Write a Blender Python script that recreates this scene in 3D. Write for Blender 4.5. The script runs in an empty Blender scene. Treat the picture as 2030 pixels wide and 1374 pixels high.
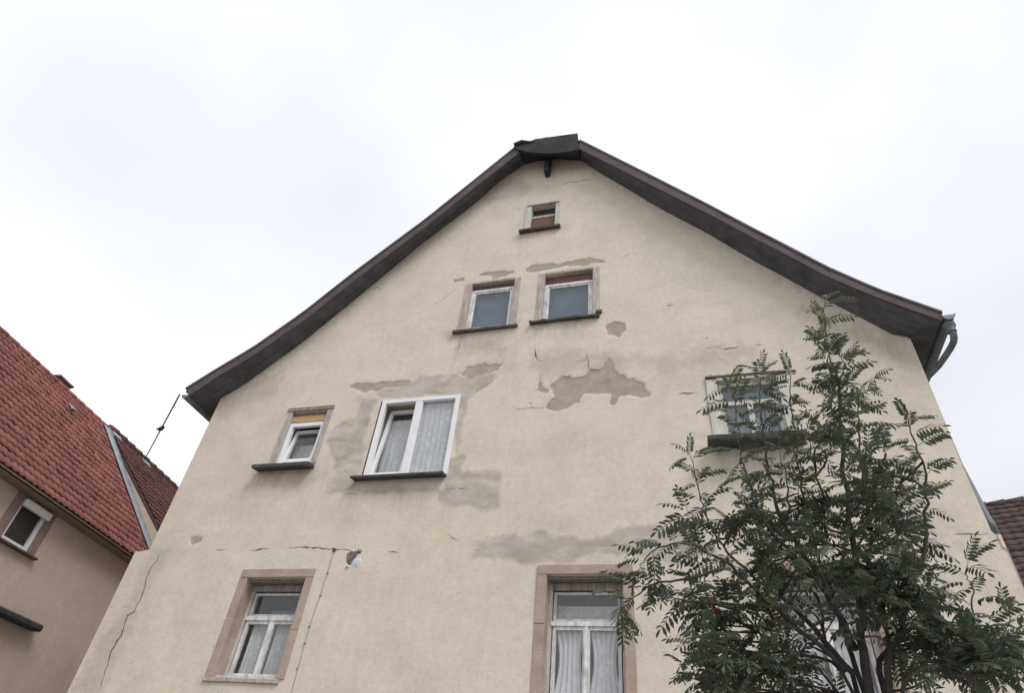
import bpy, bmesh, math, random
import numpy as np
from mathutils import Vector, Matrix, Quaternion
random.seed(7); rng = np.random.default_rng(7)
scn = bpy.context.scene
COL = scn.collection

# ------------------------------------------------------------------ camera
IW, IH = 2030, 1374
FPX = 1248.8
CAM = Vector((0, -8, 1.6))
RGT = Vector((0.96426592, 0.25006547, 0.08751285))
UPV = Vector((0.0967098, -0.63975273, 0.76247207))
FWD = Vector((-0.24665452, 0.72676248, 0.64107553))
cd = bpy.data.cameras.new("camera"); cam = bpy.data.objects.new("camera", cd); COL.objects.link(cam)
cd.sensor_width = 36; cd.lens = 36 * FPX / IW; cd.clip_start = 0.05; cd.clip_end = 2000
M = Matrix((RGT, UPV, -FWD)).transposed().to_4x4(); M.translation = CAM
cam.matrix_world = M
scn.camera = cam

# ------------------------------------------------------------------ sky and light (overcast)
SUN_EL, SUN_AZ = math.radians(50), math.radians(132)   # azimuth from +Y, clockwise
world = bpy.data.worlds.new("World"); scn.world = world; world.use_nodes = True
nt = world.node_tree; nt.nodes.clear()
def wn(t, **k):
    n = nt.nodes.new(t)
    for a, b in k.items(): setattr(n, a, b)
    return n
out = wn('ShaderNodeOutputWorld'); bg = wn('ShaderNodeBackground')
sky = wn('ShaderNodeTexSky', sky_type='NISHITA', sun_disc=False, sun_elevation=SUN_EL, sun_rotation=SUN_AZ)
sky.air_density = 1.0; sky.dust_density = 2.0
tc = wn('ShaderNodeTexCoord'); mp = wn('ShaderNodeMapping'); mp.inputs['Scale'].default_value = (1.0, 1.0, 1.6)
nz = wn('ShaderNodeTexNoise'); nz.inputs['Scale'].default_value = 1.25; nz.inputs['Detail'].default_value = 4; nz.inputs['Roughness'].default_value = .42
mp.inputs['Location'].default_value = (5.3, 1.1, 2.6)
cr = wn('ShaderNodeValToRGB')
cr.color_ramp.elements[0].position = .36; cr.color_ramp.elements[0].color = (6.5, 6.63, 7.15, 1)
cr.color_ramp.elements[1].position = .62; cr.color_ramp.elements[1].color = (8.7, 8.8, 9.05, 1)
mx = wn('ShaderNodeMix', data_type='RGBA'); mx.inputs[0].default_value = .93
nt.links.new(tc.outputs['Generated'], mp.inputs[0]); nt.links.new(mp.outputs[0], nz.inputs['Vector'])
nt.links.new(nz.outputs['Fac'], cr.inputs[0]); nt.links.new(sky.outputs[0], mx.inputs[6]); nt.links.new(cr.outputs[0], mx.inputs[7])
nt.links.new(mx.outputs[2], bg.inputs['Color']); bg.inputs['Strength'].default_value = .1
nt.links.new(bg.outputs[0], out.inputs[0])

sl = bpy.data.lights.new("sun", 'SUN'); sl.energy = 1.5; sl.angle = math.radians(25); sl.color = (1, .97, .93)
so = bpy.data.objects.new("sun", sl); COL.objects.link(so)
sd = Vector((math.sin(SUN_AZ) * math.cos(SUN_EL), math.cos(SUN_AZ) * math.cos(SUN_EL), math.sin(SUN_EL)))
so.location = sd * 40; so.rotation_euler = (-sd).to_track_quat('-Z', 'Y').to_euler()

scn.view_settings.view_transform = 'Standard'; scn.view_settings.look = 'None'
scn.view_settings.gamma = 1; scn.view_settings.exposure = 0.39; scn.view_settings.use_curve_mapping = False

# ------------------------------------------------------------------ pixel helpers (directions from the photograph, distances from real planes)
def ray(x, y): return (x - IW / 2) / FPX * RGT - (y - IH / 2) / FPX * UPV + FWD
def at(x, y, Y=0.0):                       # pixel onto the vertical plane y = Y
    d = ray(x, y); return CAM + d * ((Y - CAM.y) / d.y)
def XZ(x, y, Y=0.0): p = at(x, y, Y); return (p.x, p.z)

# ------------------------------------------------------------------ materials
def mat(name, col, rough=.8, var=.12, nscale=8, bump=.15, bscale=40, spec=.3, metallic=0, col2=None, stretch=None, isl=0):
    m = bpy.data.materials.new(name); m.use_nodes = True; t = m.node_tree; b = t.nodes['Principled BSDF']
    b.inputs['Roughness'].default_value = rough; b.inputs['Specular IOR Level'].default_value = spec; b.inputs['Metallic'].default_value = metallic
    N = t.nodes.new; L = t.links.new
    c = N('ShaderNodeTexCoord'); src = c.outputs['Object']
    if stretch:
        mpp = N('ShaderNodeMapping'); mpp.inputs['Scale'].default_value = stretch; L(src, mpp.inputs[0]); src = mpp.outputs[0]
    n1 = N('ShaderNodeTexNoise'); n1.inputs['Scale'].default_value = nscale; n1.inputs['Detail'].default_value = 6; n1.inputs['Roughness'].default_value = .65
    L(src, n1.inputs['Vector'])
    r = N('ShaderNodeValToRGB')
    d = col2 or tuple(v * (1 - 2.2 * var) for v in col)
    r.color_ramp.elements[0].position = .3; r.color_ramp.elements[0].color = (*d, 1)
    r.color_ramp.elements[1].position = .68; r.color_ramp.elements[1].color = (*[min(1, v * (1 + var * .6)) for v in col], 1)
    L(n1.outputs['Fac'], r.inputs[0]); o = r.outputs[0]
    if isl:
        g = N('ShaderNodeNewGeometry'); oi = N('ShaderNodeObjectInfo'); ad = N('ShaderNodeMath'); ad.operation = 'ADD'
        fr = N('ShaderNodeMath'); fr.operation = 'FRACT'
        L(g.outputs['Random Per Island'], ad.inputs[0]); L(oi.outputs['Random'], ad.inputs[1]); L(ad.outputs[0], fr.inputs[0])
        h = N('ShaderNodeHueSaturation'); mr = N('ShaderNodeMapRange'); mr.inputs[3].default_value = 1 - isl; mr.inputs[4].default_value = 1 + isl
        L(fr.outputs[0], mr.inputs[0]); L(mr.outputs[0], h.inputs['Value']); L(o, h.inputs['Color']); o = h.outputs[0]
    L(o, b.inputs['Base Color'])
    n2 = N('ShaderNodeTexNoise'); n2.inputs['Scale'].default_value = bscale; n2.inputs['Detail'].default_value = 5; L(src, n2.inputs['Vector'])
    bp = N('ShaderNodeBump'); bp.inputs['Strength'].default_value = bump; bp.inputs['Distance'].default_value = .02
    L(n2.outputs['Fac'], bp.inputs['Height']); L(bp.outputs[0], b.inputs['Normal'])
    return m

def plaster_material(name, A, B, Cc, defects=True, fine=1.0):
    m = bpy.data.materials.new(name); m.use_nodes = True; t = m.node_tree; b = t.nodes['Principled BSDF']
    b.inputs['Roughness'].default_value = .92; b.inputs['Specular IOR Level'].default_value = .15
    N = t.nodes.new; L = t.links.new
    tcn = N('ShaderNodeTexCoord'); P = tcn.outputs['Object']
    def noise(s, d=5, r=.6, vec=None, dist=0):
        n = N('ShaderNodeTexNoise'); n.inputs['Scale'].default_value = s; n.inputs['Detail'].default_value = d; n.inputs['Roughness'].default_value = r
        n.inputs['Distortion'].default_value = dist; L(vec or P, n.inputs['Vector']); return n.outputs['Fac']
    def ramp(f, a, c, ca=(0, 0, 0, 1), cb=(1, 1, 1, 1)):
        r = N('ShaderNodeValToRGB'); r.color_ramp.elements[0].position = a; r.color_ramp.elements[1].position = c
        r.color_ramp.elements[0].color = ca; r.color_ramp.elements[1].color = cb; L(f, r.inputs[0]); return r.outputs[0]
    def mix(f, a, c, mode='MIX'):
        x = N('ShaderNodeMix'); x.data_type = 'RGBA'; x.blend_type = mode
        if isinstance(f, float): x.inputs[0].default_value = f
        else: L(f, x.inputs[0])
        for s, k in ((6, a), (7, c)):
            if isinstance(k, tuple): x.inputs[s].default_value = (*k, 1)
            else: L(k, x.inputs[s])
        return x.outputs[2]
    def math_(op, a, c):
        x = N('ShaderNodeMath'); x.operation = op
        for s, k in ((0, a), (1, c)):
            if isinstance(k, (int, float)): x.inputs[s].default_value = k
            else: L(k, x.inputs[s])
        return x.outputs[0]
    c = mix(ramp(noise(.55, 4, .5), .38, .62), A, B)
    c = mix(ramp(noise(1.9, 6, .65, dist=.6), .42, .70), c, Cc)
    wide = N('ShaderNodeMapping'); wide.inputs['Scale'].default_value = (.45, 1, 1.5); L(P, wide.inputs[0])
    c = mix(math_('MULTIPLY', ramp(noise(1.1, 6, .62, wide.outputs[0], .4), .48, .74), .55), c, tuple(v * .84 for v in B))
    st = N('ShaderNodeMapping'); st.inputs['Scale'].default_value = (7, 7, .55); L(P, st.inputs[0])
    stk = ramp(noise(1.0, 5, .6, st.outputs[0]), .5, .78)
    c = mix(math_('MULTIPLY', stk, .14), c, tuple(v * .72 for v in Cc))
    spk = ramp(noise(11, 5, .7), .36, .66, (.93, .925, .92, 1), (1.03, 1.03, 1.03, 1))
    c = mix(1.0, c, spk, 'MULTIPLY')
    fin = ramp(noise(38, 6, .8), .32, .68, (.91, .91, .905, 1), (1.05, 1.05, 1.05, 1))
    c = mix(1.0, c, fin, 'MULTIPLY')
    pit = ramp(noise(23, 3, .5), .30, .335, (.66, .63, .6, 1), (1, 1, 1, 1))
    c = mix(.45, c, mix(1.0, c, pit, 'MULTIPLY'))
    h = math_('MULTIPLY', noise(90, 4, .7), .35 * fine)
    h = math_('ADD', h, math_('MULTIPLY', noise(9, 4, .6), .3)); tw_ = N('ShaderNodeMapping'); tw_.inputs['Scale'].default_value = (2.2, 2, 6); tw_.inputs['Rotation'].default_value = (0, .35, 0); L(P, tw_.inputs[0]); h = math_('ADD', h, math_('MULTIPLY', noise(1.7, 5, .6, tw_.outputs[0], 1.2), .55)); h = math_('ADD', h, math_('MULTIPLY', noise(42, 5, .75), .5))
    if defects:
        def attr(nm):
            a = N('ShaderNodeAttribute'); a.attribute_name = nm; return a.outputs['Fac']
        wob = math_('MULTIPLY', math_('SUBTRACT', noise(26, 5, .7), .5), .1)
        def mask(nm, w, soft):
            s = math_('ADD', attr(nm), math_('MULTIPLY', wob, w))
            mr = N('ShaderNodeMapRange'); mr.interpolation_type = 'SMOOTHSTEP'
            mr.inputs[1].default_value = soft; mr.inputs[2].default_value = -soft; L(s, mr.inputs[0]); return mr.outputs[0]
        mc = mask('cement', .9, .045); mb_ = mask('bare', .45, .008); mstn_shade = mask('stain_shade', 2.2, .16)
        # lime-washed repair mortar: grey with lavender and brown drags
        ws = N('ShaderNodeMapping'); ws.inputs['Scale'].default_value = (1.0, 1, 1.9); L(P, ws.inputs[0])
        cem = mix(ramp(noise(1.6, 6, .65, ws.outputs[0], .8), .36, .66), (.31, .272, .238), (.55, .51, .475))
        cem = mix(math_('MULTIPLY', ramp(noise(6, 5, .6), .4, .75), .5), cem, (.26, .222, .188))
        rn = math_('MULTIPLY', mask('runs', 2.0, .2), ramp(noise(1.6, 6, .7, st.outputs[0]), .42, .68)); c = mix(math_('MULTIPLY', rn, .55), c, mix(1.0, c, (.70, .68, .655), 'MULTIPLY'))
        c = mix(math_('MULTIPLY', mstn_shade, .5), c, mix(1.0, c, (.66, .65, .66), 'MULTIPLY'))
        c = mix(math_('MULTIPLY', mc, .75), c, cem)
        bare = mix(ramp(noise(5, 6, .7), .35, .7), (.33, .285, .23), (.45, .395, .315))
        c = mix(mb_, c, bare)
        h = math_('SUBTRACT', h, math_('MULTIPLY', mb_, 1.2)); h = math_('ADD', h, math_('MULTIPLY', math_('MULTIPLY', mb_, noise(30, 5, .8)), 1.6))
        h = math_('ADD', h, math_('MULTIPLY', mc, .35))
    L(c, b.inputs['Base Color'])
    bp = N('ShaderNodeBump'); bp.inputs['Strength'].default_value = .5; bp.inputs['Distance'].default_value = .012
    L(h, bp.inputs['Height']); L(bp.outputs[0], b.inputs['Normal'])
    return m

def glass_material(name, tint=(1, 1, 1), dirt=.03):
    m = bpy.data.materials.new(name); m.use_nodes = True; t = m.node_tree; t.nodes.clear(); N = t.nodes.new; L = t.links.new
    o = N('ShaderNodeOutputMaterial'); tr = N('ShaderNodeBsdfTransparent'); tr.inputs[0].default_value = (*tint, 1)
    gl = N('ShaderNodeBsdfGlossy'); gl.inputs['Roughness'].default_value = .015
    tcn = N('ShaderNodeTexCoord'); nz = N('ShaderNodeTexNoise'); nz.inputs['Scale'].default_value = 2.2; L(tcn.outputs['Object'], nz.inputs['Vector'])
    bp = N('ShaderNodeBump'); bp.inputs['Strength'].default_value = .05; bp.inputs['Distance'].default_value = .05; L(nz.outputs['Fac'], bp.inputs['Height']); L(bp.outputs[0], gl.inputs['Normal'])
    lw = N('ShaderNodeLayerWeight'); pw = N('ShaderNodeMath'); pw.operation = 'POWER'; pw.inputs[1].default_value = 5; L(lw.outputs['Facing'], pw.inputs[0]); fr = N('ShaderNodeMath'); fr.operation = 'MULTIPLY_ADD'; fr.inputs[1].default_value = .94; fr.inputs[2].default_value = .05; L(pw.outputs[0], fr.inputs[0])
    mxs = N('ShaderNodeMixShader'); L(fr.outputs[0], mxs.inputs[0]); L(tr.outputs[0], mxs.inputs[1]); L(gl.outputs[0], mxs.inputs[2])
    df = N('ShaderNodeBsdfDiffuse'); df.inputs[0].default_value = (.42, .43, .43, 1)
    n2 = N('ShaderNodeTexNoise'); n2.inputs['Scale'].default_value = 5; n2.inputs['Detail'].default_value = 6; L(tcn.outputs['Object'], n2.inputs['Vector'])
    mu = N('ShaderNodeMath'); mu.operation = 'MULTIPLY'; mu.inputs[1].default_value = dirt * 2; L(n2.outputs['Fac'], mu.inputs[0])
    m2 = N('ShaderNodeMixShader'); L(mu.outputs[0], m2.inputs[0]); L(mxs.outputs[0], m2.inputs[1]); L(df.outputs[0], m2.inputs[2])
    L(m2.outputs[0], o.inputs[0]); return m

def cloth_material(name, col, lace=0.0):
    m = bpy.data.materials.new(name); m.use_nodes = True; t = m.node_tree; t.nodes.clear(); N = t.nodes.new; L = t.links.new
    o = N('ShaderNodeOutputMaterial'); df = N('ShaderNodeBsdfDiffuse'); tl = N('ShaderNodeBsdfTranslucent')
    tcn = N('ShaderNodeTexCoord'); v = N('ShaderNodeTexVoronoi'); v.inputs['Scale'].default_value = 11; L(tcn.outputs['Object'], v.inputs['Vector'])
    nz = N('ShaderNodeTexNoise'); nz.inputs['Scale'].default_value = 5; nz.inputs['Detail'].default_value = 6; L(tcn.outputs['Object'], nz.inputs['Vector'])
    ad = N('ShaderNodeMath'); ad.operation = 'ADD'; L(v.outputs['Distance'], ad.inputs[0]); L(nz.outputs['Fac'], ad.inputs[1])
    r = N('ShaderNodeValToRGB'); r.color_ramp.elements[0].position = .5; r.color_ramp.elements[1].position = 1.0
    r.color_ramp.elements[0].color = (*col, 1); r.color_ramp.elements[1].color = (*[k * .84 for k in col], 1); L(ad.outputs[0], r.inputs[0])
    L(r.outputs[0], df.inputs[0]); L(r.outputs[0], tl.inputs[0])
    m1 = N('ShaderNodeMixShader'); m1.inputs[0].default_value = .25; L(df.outputs[0], m1.inputs[1]); L(tl.outputs[0], m1.inputs[2])
    tr = N('ShaderNodeBsdfTransparent'); m2 = N('ShaderNodeMixShader')
    r2 = N('ShaderNodeMapRange'); r2.inputs[1].default_value = .55; r2.inputs[2].default_value = 1.0; r2.inputs[3].default_value = 0; r2.inputs[4].default_value = lace; L(ad.outputs[0], r2.inputs[0])
    L(r2.outputs[0], m2.inputs[0]); L(m1.outputs[0], m2.inputs[1]); L(tr.outputs[0], m2.inputs[2]); L(m2.outputs[0], o.inputs[0]); return m

def leaf_material():
    m = bpy.data.materials.new('rowan_leaf'); m.use_nodes = True; t = m.node_tree; b = t.nodes['Principled BSDF']; N = t.nodes.new; L = t.links.new
    g = N('ShaderNodeNewGeometry'); oi = N('ShaderNodeObjectInfo'); ad = N('ShaderNodeMath'); ad.operation = 'ADD'; fr = N('ShaderNodeMath'); fr.operation = 'FRACT'
    L(g.outputs['Random Per Island'], ad.inputs[0]); L(oi.outputs['Random'], ad.inputs[1]); L(ad.outputs[0], fr.inputs[0])
    r = N('ShaderNodeValToRGB'); e = r.color_ramp.elements
    e[0].position = 0; e[0].color = (.056, .076, .060, 1); e[1].position = 1; e[1].color = (.13, .14, .07, 1)
    for p, c in ((.45, (.078, .102, .076)), (.82, (.10, .125, .085)), (.955, (.12, .115, .055)), (.98, (.15, .08, .05))):
        k = e.new(p); k.color = (*c, 1)
    L(fr.outputs[0], r.inputs[0]); L(r.outputs[0], b.inputs['Base Color'])
    b.inputs['Roughness'].default_value = .5; b.inputs['Specular IOR Level'].default_value = .35
    tl = N('ShaderNodeBsdfTranslucent'); hs = N('ShaderNodeHueSaturation'); hs.inputs['Value'].default_value = 1.3; L(r.outputs[0], hs.inputs['Color']); L(hs.outputs[0], tl.inputs[0])
    ms = N('ShaderNodeMixShader'); ms.inputs[0].default_value = .3
    L(b.outputs[0], ms.inputs[1]); L(tl.outputs[0], ms.inputs[2]); L(ms.outputs[0], t.nodes['Material Output'].inputs[0]); return m

MT = dict(
    wall=plaster_material('cream_plaster', (.67, .612, .505), (.65, .585, .512), (.585, .535, .455)),
    wall_plain=plaster_material('cream_plaster_plain', (.67, .612, .505), (.65, .585, .512), (.585, .535, .455), False),
    nwall=plaster_material('taupe_plaster', (.55, .455, .395), (.52, .43, .375), (.48, .40, .345), False, 6.0),
    nwall2=plaster_material('ochre_plaster', (.52, .42, .30), (.50, .41, .31), (.45, .37, .28), False),
    stone=mat('red_sandstone', (.405, .322, .265), .9, .16, 3.5, .4, 45, .15, col2=(.31, .245, .205)),
    nsur=mat('brown_painted_surround', (.25, .18, .155), .85, .12, 6),
    pvc=mat('white_pvc', (.78, .78, .80), .35, .03, 3, .02, 30, .45, col2=(.70, .70, .72)),
    paint=mat('flaking_white_paint', (.70, .70, .71), .6, .25, 14, .35, 50, .3, col2=(.40, .38, .36), stretch=(1, 1, .35)),
    oldpaint=mat('grey_white_timber_paint', (.56, .55, .55), .65, .2, 9, .3, 40, .25, col2=(.36, .345, .33), stretch=(2, 2, .5)),
    palewood=mat('pale_green_white_timber', (.60, .58, .525), .7, .14, 7, .25, 40, .2, col2=(.42, .415, .375), stretch=(3, 3, .5)),
    wood=mat('weathered_grey_timber', (.30, .26, .24), .9, .3, 10, .5, 55, .1, col2=(.14, .12, .115), stretch=(3, 3, .4)),
    greywood=mat('faded_timber_surround', (.47, .43, .395), .9, .25, 9, .5, 50, .1, col2=(.29, .255, .23), stretch=(3, 3, .5)),
    ywood=mat('raw_yellow_board', (.56, .37, .19), .8, .12, 6, .2, 40, .2, stretch=(.6, 3, 5)),
    bwood=mat('brown_board', (.19, .115, .095), .85, .2, 8, .3, 40, .15, stretch=(1, 2, 4)),
    sill=mat('mossy_dark_sill', (.085, .082, .08), .9, .25, 9, .5, 45, .15, col2=(.05, .052, .05)),
    sillred=mat('dark_red_sill', (.12, .075, .07), .85, .25, 9, .4, 45, .15, col2=(.05, .05, .045)),
    fascia=mat('purple_brown_fascia', (.105, .083, .088), .75, .14, 2.5, .15, 30, .25),
    soffit=mat('dark_soffit_board', (.105, .105, .112), .85, .18, 4, .3, 35, .12, stretch=(1, 1, 1)),
    cap=mat('dark_ridge_sheet', (.05, .053, .056), .85, .2, 5, .3, 30, .15),
    zinc=mat('weathered_zinc', (.36, .40, .43), .5, .18, 6, .15, 30, .4, metallic=.35),
    zincdark=mat('old_zinc_gutter', (.17, .195, .21), .6, .2, 6, .15, 30, .35, metallic=.3),
    tile=mat('red_clay_tile', (.27, .108, .09), .88, .2, 2, .3, 50, .12, col2=(.175, .08, .07), isl=.2),
    tile2=mat('dark_red_clay_tile', (.135, .058, .055), .9, .25, 4, .4, 50, .12, col2=(.075, .046, .048), isl=.22),
    tile3=mat('brown_mossy_tile', (.105, .076, .074), .9, .25, 5, .5, 40, .1, col2=(.062, .053, .053), isl=.22),
    under=mat('roof_underlay', (.09, .06, .055), .9),
    oldroof=mat('old_roof_tiles', (.22, .10, .08), .85, .25, 6),
    brick=mat('chimney_brick', (.21, .105, .095), .9, .25, 12, .4),
    mortar=mat('chimney_mortar', (.26, .23, .21), .95),
    crack=mat('crack_shadow_dirt', (.12, .10, .085), 1.0, .3, 30),
    cable=mat('dark_cable', (.06, .05, .05), .7),
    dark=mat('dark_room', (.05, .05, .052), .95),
    pane_backing=mat('blue_grey_backing', (.15, .185, .225), .8, .06, 4, .1, 20),
    white=mat('white_filler', (.64, .645, .67), .85, .08, 12, .5, 30, .2),
    rubble=mat('rubble_stone', (.27, .235, .21), .95, .35, 18, .7, 35, .1),
    glass=glass_material('window_glass'), dirtyglass=glass_material('dusty_glass', (.85, .89, .93), .10),
    lace=cloth_material('lace_curtain', (.82, .86, .88), .06), net=cloth_material('white_net_curtain', (.90, .92, .95), .03), grey_net=cloth_material('grey_net_curtain', (.70, .72, .72), .10),
    bark=mat('rowan_bark', (.085, .075, .07), .85, .25, 14, .4, 60, .15), leaf=leaf_material(),
    berry=mat('red_berry', (.42, .035, .03), .35, .1, 20, .02, 30, .5),
    ground=mat('grey_gravel_yard', (.34, .32, .29), .95, .2, 3, .5, 30, .1),
)

# ------------------------------------------------------------------ mesh builder
class MB:
    def __init__(s): s.v = []; s.f = []
    def add(s, vs, fs):
        o = len(s.v); s.v += [Vector(v) for v in vs]; s.f += [tuple(i + o for i in f) for f in fs]; return s
    def box(s, x0, x1, y0, y1, z0, z1):
        return s.add([(x0, y0, z0), (x1, y0, z0), (x1, y1, z0), (x0, y1, z0), (x0, y0, z1), (x1, y0, z1), (x1, y1, z1), (x0, y1, z1)],
                     [(3, 2, 1, 0), (4, 5, 6, 7), (0, 1, 5, 4), (1, 2, 6, 5), (2, 3, 7, 6), (3, 0, 4, 7)])
    def hexa(s, b, t):     # 4 bottom + 4 top points
        return s.add(list(b) + list(t), [(3, 2, 1, 0), (4, 5, 6, 7), (0, 1, 5, 4), (1, 2, 6, 5), (2, 3, 7, 6), (3, 0, 4, 7)])
    def quad(s, *p): return s.add(p, [tuple(range(len(p)))])
    def tube(s, pts, rad, n=8, cap=True):
        pts = [Vector(p) for p in pts]; rs = rad if isinstance(rad, (list, tuple)) else [rad] * len(pts)
        ring = []; up = None
        for i, p in enumerate(pts):
            d = (pts[min(i + 1, len(pts) - 1)] - pts[max(i - 1, 0)]).normalized()
            if up is None: up = d.orthogonal().normalized()
            up = (up - d * up.dot(d)).normalized(); w = d.cross(up)
            ring.append([p + (up * math.cos(a) + w * math.sin(a)) * rs[i] for a in (2 * math.pi * k / n for k in range(n))])
        vs = [q for r in ring for q in r]; fs = []
        for i in range(len(pts) - 1):
            for k in range(n): fs.append((i * n + k, i * n + (k + 1) % n, (i + 1) * n + (k + 1) % n, (i + 1) * n + k))
        if cap: fs += [tuple(range(n))[::-1], tuple(range((len(pts) - 1) * n, len(pts) * n))]
        return s.add(vs, fs)
    def loft(s, A, B):
        n = len(A); return s.add(list(A) + list(B), [(i, i + 1, n + i + 1, n + i) for i in range(n - 1)])
    def rotx(s, ang, y, z, start=0):
        c, k = math.cos(ang), math.sin(ang)
        for v in s.v[start:]: dy, dz = v.y - y, v.z - z; v.y = y + dy * c - dz * k; v.z = z + dy * k + dz * c
        return s
    def jitter(s, a):
        for v in s.v: v += Vector((random.uniform(-a, a), random.uniform(-a, a), random.uniform(-a, a)))
        return s
    def build(s, name, m, parent=None, smooth=False, bevel=0, origin=None):
        me = bpy.data.meshes.new(name)
        o0 = Vector(origin) if origin else (root_loc(parent) if parent else Vector((0, 0, 0)))
        me.from_pydata([tuple(v - o0) for v in s.v], [], s.f); me.update()
        if smooth: me.polygons.foreach_set('use_smooth', [True] * len(me.polygons))
        me.materials.append(MT[m]); ob = bpy.data.objects.new(name, me); COL.objects.link(ob)
        if parent: ob.parent = parent
        elif origin: ob.location = origin
        if bevel:
            bm = bmesh.new(); bm.from_mesh(me); bmesh.ops.recalc_face_normals(bm, faces=bm.faces)
            bmesh.ops.bevel(bm, geom=bm.edges[:], offset=bevel, segments=1, affect='EDGES'); bm.to_mesh(me); bm.free()
        return ob
def root_loc(o):
    v = Vector((0, 0, 0))
    while o is not None: v += o.location; o = o.parent
    return v
def empty(name, loc, label, cat, group=None):
    o = bpy.data.objects.new(name, None); COL.objects.link(o); o.location = loc; o.empty_display_size = .3; o['label'] = label; o['category'] = cat
    if group: o['group'] = group
    return o
def tag(o, **k):
    for a, b in k.items(): o[a] = b
    return o
def resample(P, n):
    P = [Vector(p) for p in P]; L = [0]
    for a, b in zip(P, P[1:]): L.append(L[-1] + (b - a).length)
    res = []
    for i in range(n):
        t = L[-1] * i / (n - 1); k = 0
        while k < len(P) - 2 and L[k + 1] < t: k += 1
        u = (t - L[k]) / max(1e-9, L[k + 1] - L[k]); res.append(P[k].lerp(P[k + 1], u))
    return res

# ------------------------------------------------------------------ ground
g = MB(); g.quad((-600, -600, 0), (600, -600, 0), (600, 600, 0), (-600, 600, 0))
tag(g.build('ground', 'ground'), kind='structure', label='grey gravel yard ground in front of the houses', category='ground')

# ================================================================== THE PLASTER HOUSE
house = empty('plaster_house', (-2.56, 0, 0), 'tall cream plaster gable house with flaking render, cracks and a steep brown roof', 'house')
UX0, UX1, LX0, LX1, STEP = -8.44, 3.32, -8.69, 3.395, 5.06
OV = -0.42
wl = [XZ(*q) for q in [(440, 790), (480, 768), (522, 738), (600, 680), (700, 598), (740, 566), (840, 480), (940, 405), (1000, 352), (1040, 326)]]
wr = [XZ(*q) for q in [(1150, 316), (1190, 344), (1300, 410), (1400, 461), (1500, 521), (1545, 545), (1615, 585), (1740, 652), (1772, 671), (1805, 673)]]
top = wl + [XZ(1060, 319), XZ(1105, 313)] + wr
tx = np.array([p[0] for p in top]); tz = np.array([p[1] for p in top])
tx[0] = UX0 - .02; tx[-1] = UX1 + .02

def ywave(x, z):
    return .007 * np.sin(x * 1.3 + 1.1 * np.sin(z * .8)) + .006 * np.sin(z * 1.7 + x * .6 + 2) + .003 * np.sin(x * 4.1 + z * 3.3)
def ysurf(x, z): return float(ywave(x, z)) + (-.008 if z < STEP else 0)

# openings  (x0,x1,z0,z1)
OPEN_UP = dict(vent=(-2.63, -2.09, 11.80, 12.56), attic_l=(-3.68, -2.80, 9.17, 10.37), attic_r=(-2.22, -1.30, 9.17, 10.38), small=(-6.70, -5.97, 6.54, 7.60),
               big=(-4.93, -3.52, 6.18, 7.68), right=(.57, 1.42, 6.45, 7.55))
OPEN_LO = dict(low_l=(-6.40, -5.42, 3.28, 4.62), low_m=(-1.88, -.89, 3.2, 4.635), low_r=(.88, 1.87, 3.2, 4.635))

def crop(o, s, pts): return [XZ(o[0] + a / s, o[1] + b / s) for a, b in pts]
A4 = ((850, 640), 2.747); A3 = ((850, 240), 2.986); A7 = ((680, 680), 4.041); A2 = ((300, 560), 2.863); A8 = ((1300, 520), 2.781)
BARE = [crop(*A4, [(725, 295), (850, 290), (870, 250), (930, 255), (985, 205), (1022, 250), (1015, 290), (1130, 295), (1170, 355), (1215, 388), (1165, 412), (1100, 395), (1040, 402), (1005, 432), (985, 390), (850, 385), (820, 428), (740, 472), (636, 462), (690, 400), (680, 345)]),
        crop(*A4, [(605, 295), (575, 375), (660, 388), (625, 350)]),
        crop(*A3, [(1045, 1215), (1090, 1180), (1168, 1190), (1168, 1250), (1120, 1288), (1060, 1268)]),
        crop(*A7, [(920, 240), (1000, 188), (1150, 158), (1255, 178), (1240, 222), (1100, 262), (950, 272)]),
        crop(*A7, [(65, 350), (120, 315), (260, 336), (350, 312), (560, 295), (600, 285), (480, 340), (350, 360), (280, 395), (120, 390)]),
        crop(*A3, [(280, 922), (330, 892), (505, 882), (525, 905), (400, 930)]),
        crop(*A3, [(565, 882), (640, 852), (740, 846), (830, 832), (960, 812), (1048, 822), (1042, 838), (900, 855), (740, 874), (600, 893)]),
        crop(*A3, [(145, 935), (210, 925), (215, 950), (150, 955)]),
        crop((140, 1020), 3.274, [(790, 155), (850, 150), (840, 180), (795, 188)]),
        crop(*A3, [(1405, 1085), (1445, 1090), (1425, 1115)]),
        crop(*A4, [(512, 435), (550, 432), (590, 440), (550, 447)])]
CEM = [crop(*A7, [(250, 400), (300, 360), (590, 290), (620, 262), (900, 250), (1100, 250), (1245, 225), (1180, 310), (1060, 400), (1000, 460), (965, 560), (950, 700), (930, 900), (880, 1120), (930, 400), (320, 440)]),
       crop(*A2, [(1180, 650), (1300, 660), (1250, 760), (1200, 1000), (1160, 1110), (1170, 1190), (1005, 1195), (1000, 1130), (1060, 1080), (1010, 900), (1060, 800), (1170, 760)]),
       crop(*A7, [(850, 930), (930, 890), (1000, 908), (945, 980), (980, 1020), (1285, 1005), (1285, 1180), (1245, 1300), (1160, 1345), (1040, 1290), (900, 1315), (750, 1250), (770, 1190), (100, 1210), (110, 1160), (820, 1160), (850, 1090)]),
       crop(*A4, [(228, 1190), (300, 1163), (480, 1150), (600, 1128), (700, 1165), (760, 1148), (830, 1185), (960, 1150), (1060, 1120), (1200, 1112), (1330, 1130), (1420, 1150), (1560, 1240), (1450, 1275), (1300, 1315), (1200, 1290), (1000, 1262), (880, 1268), (760, 1308), (600, 1312), (400, 1292), (245, 1272), (272, 1215)])]
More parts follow.
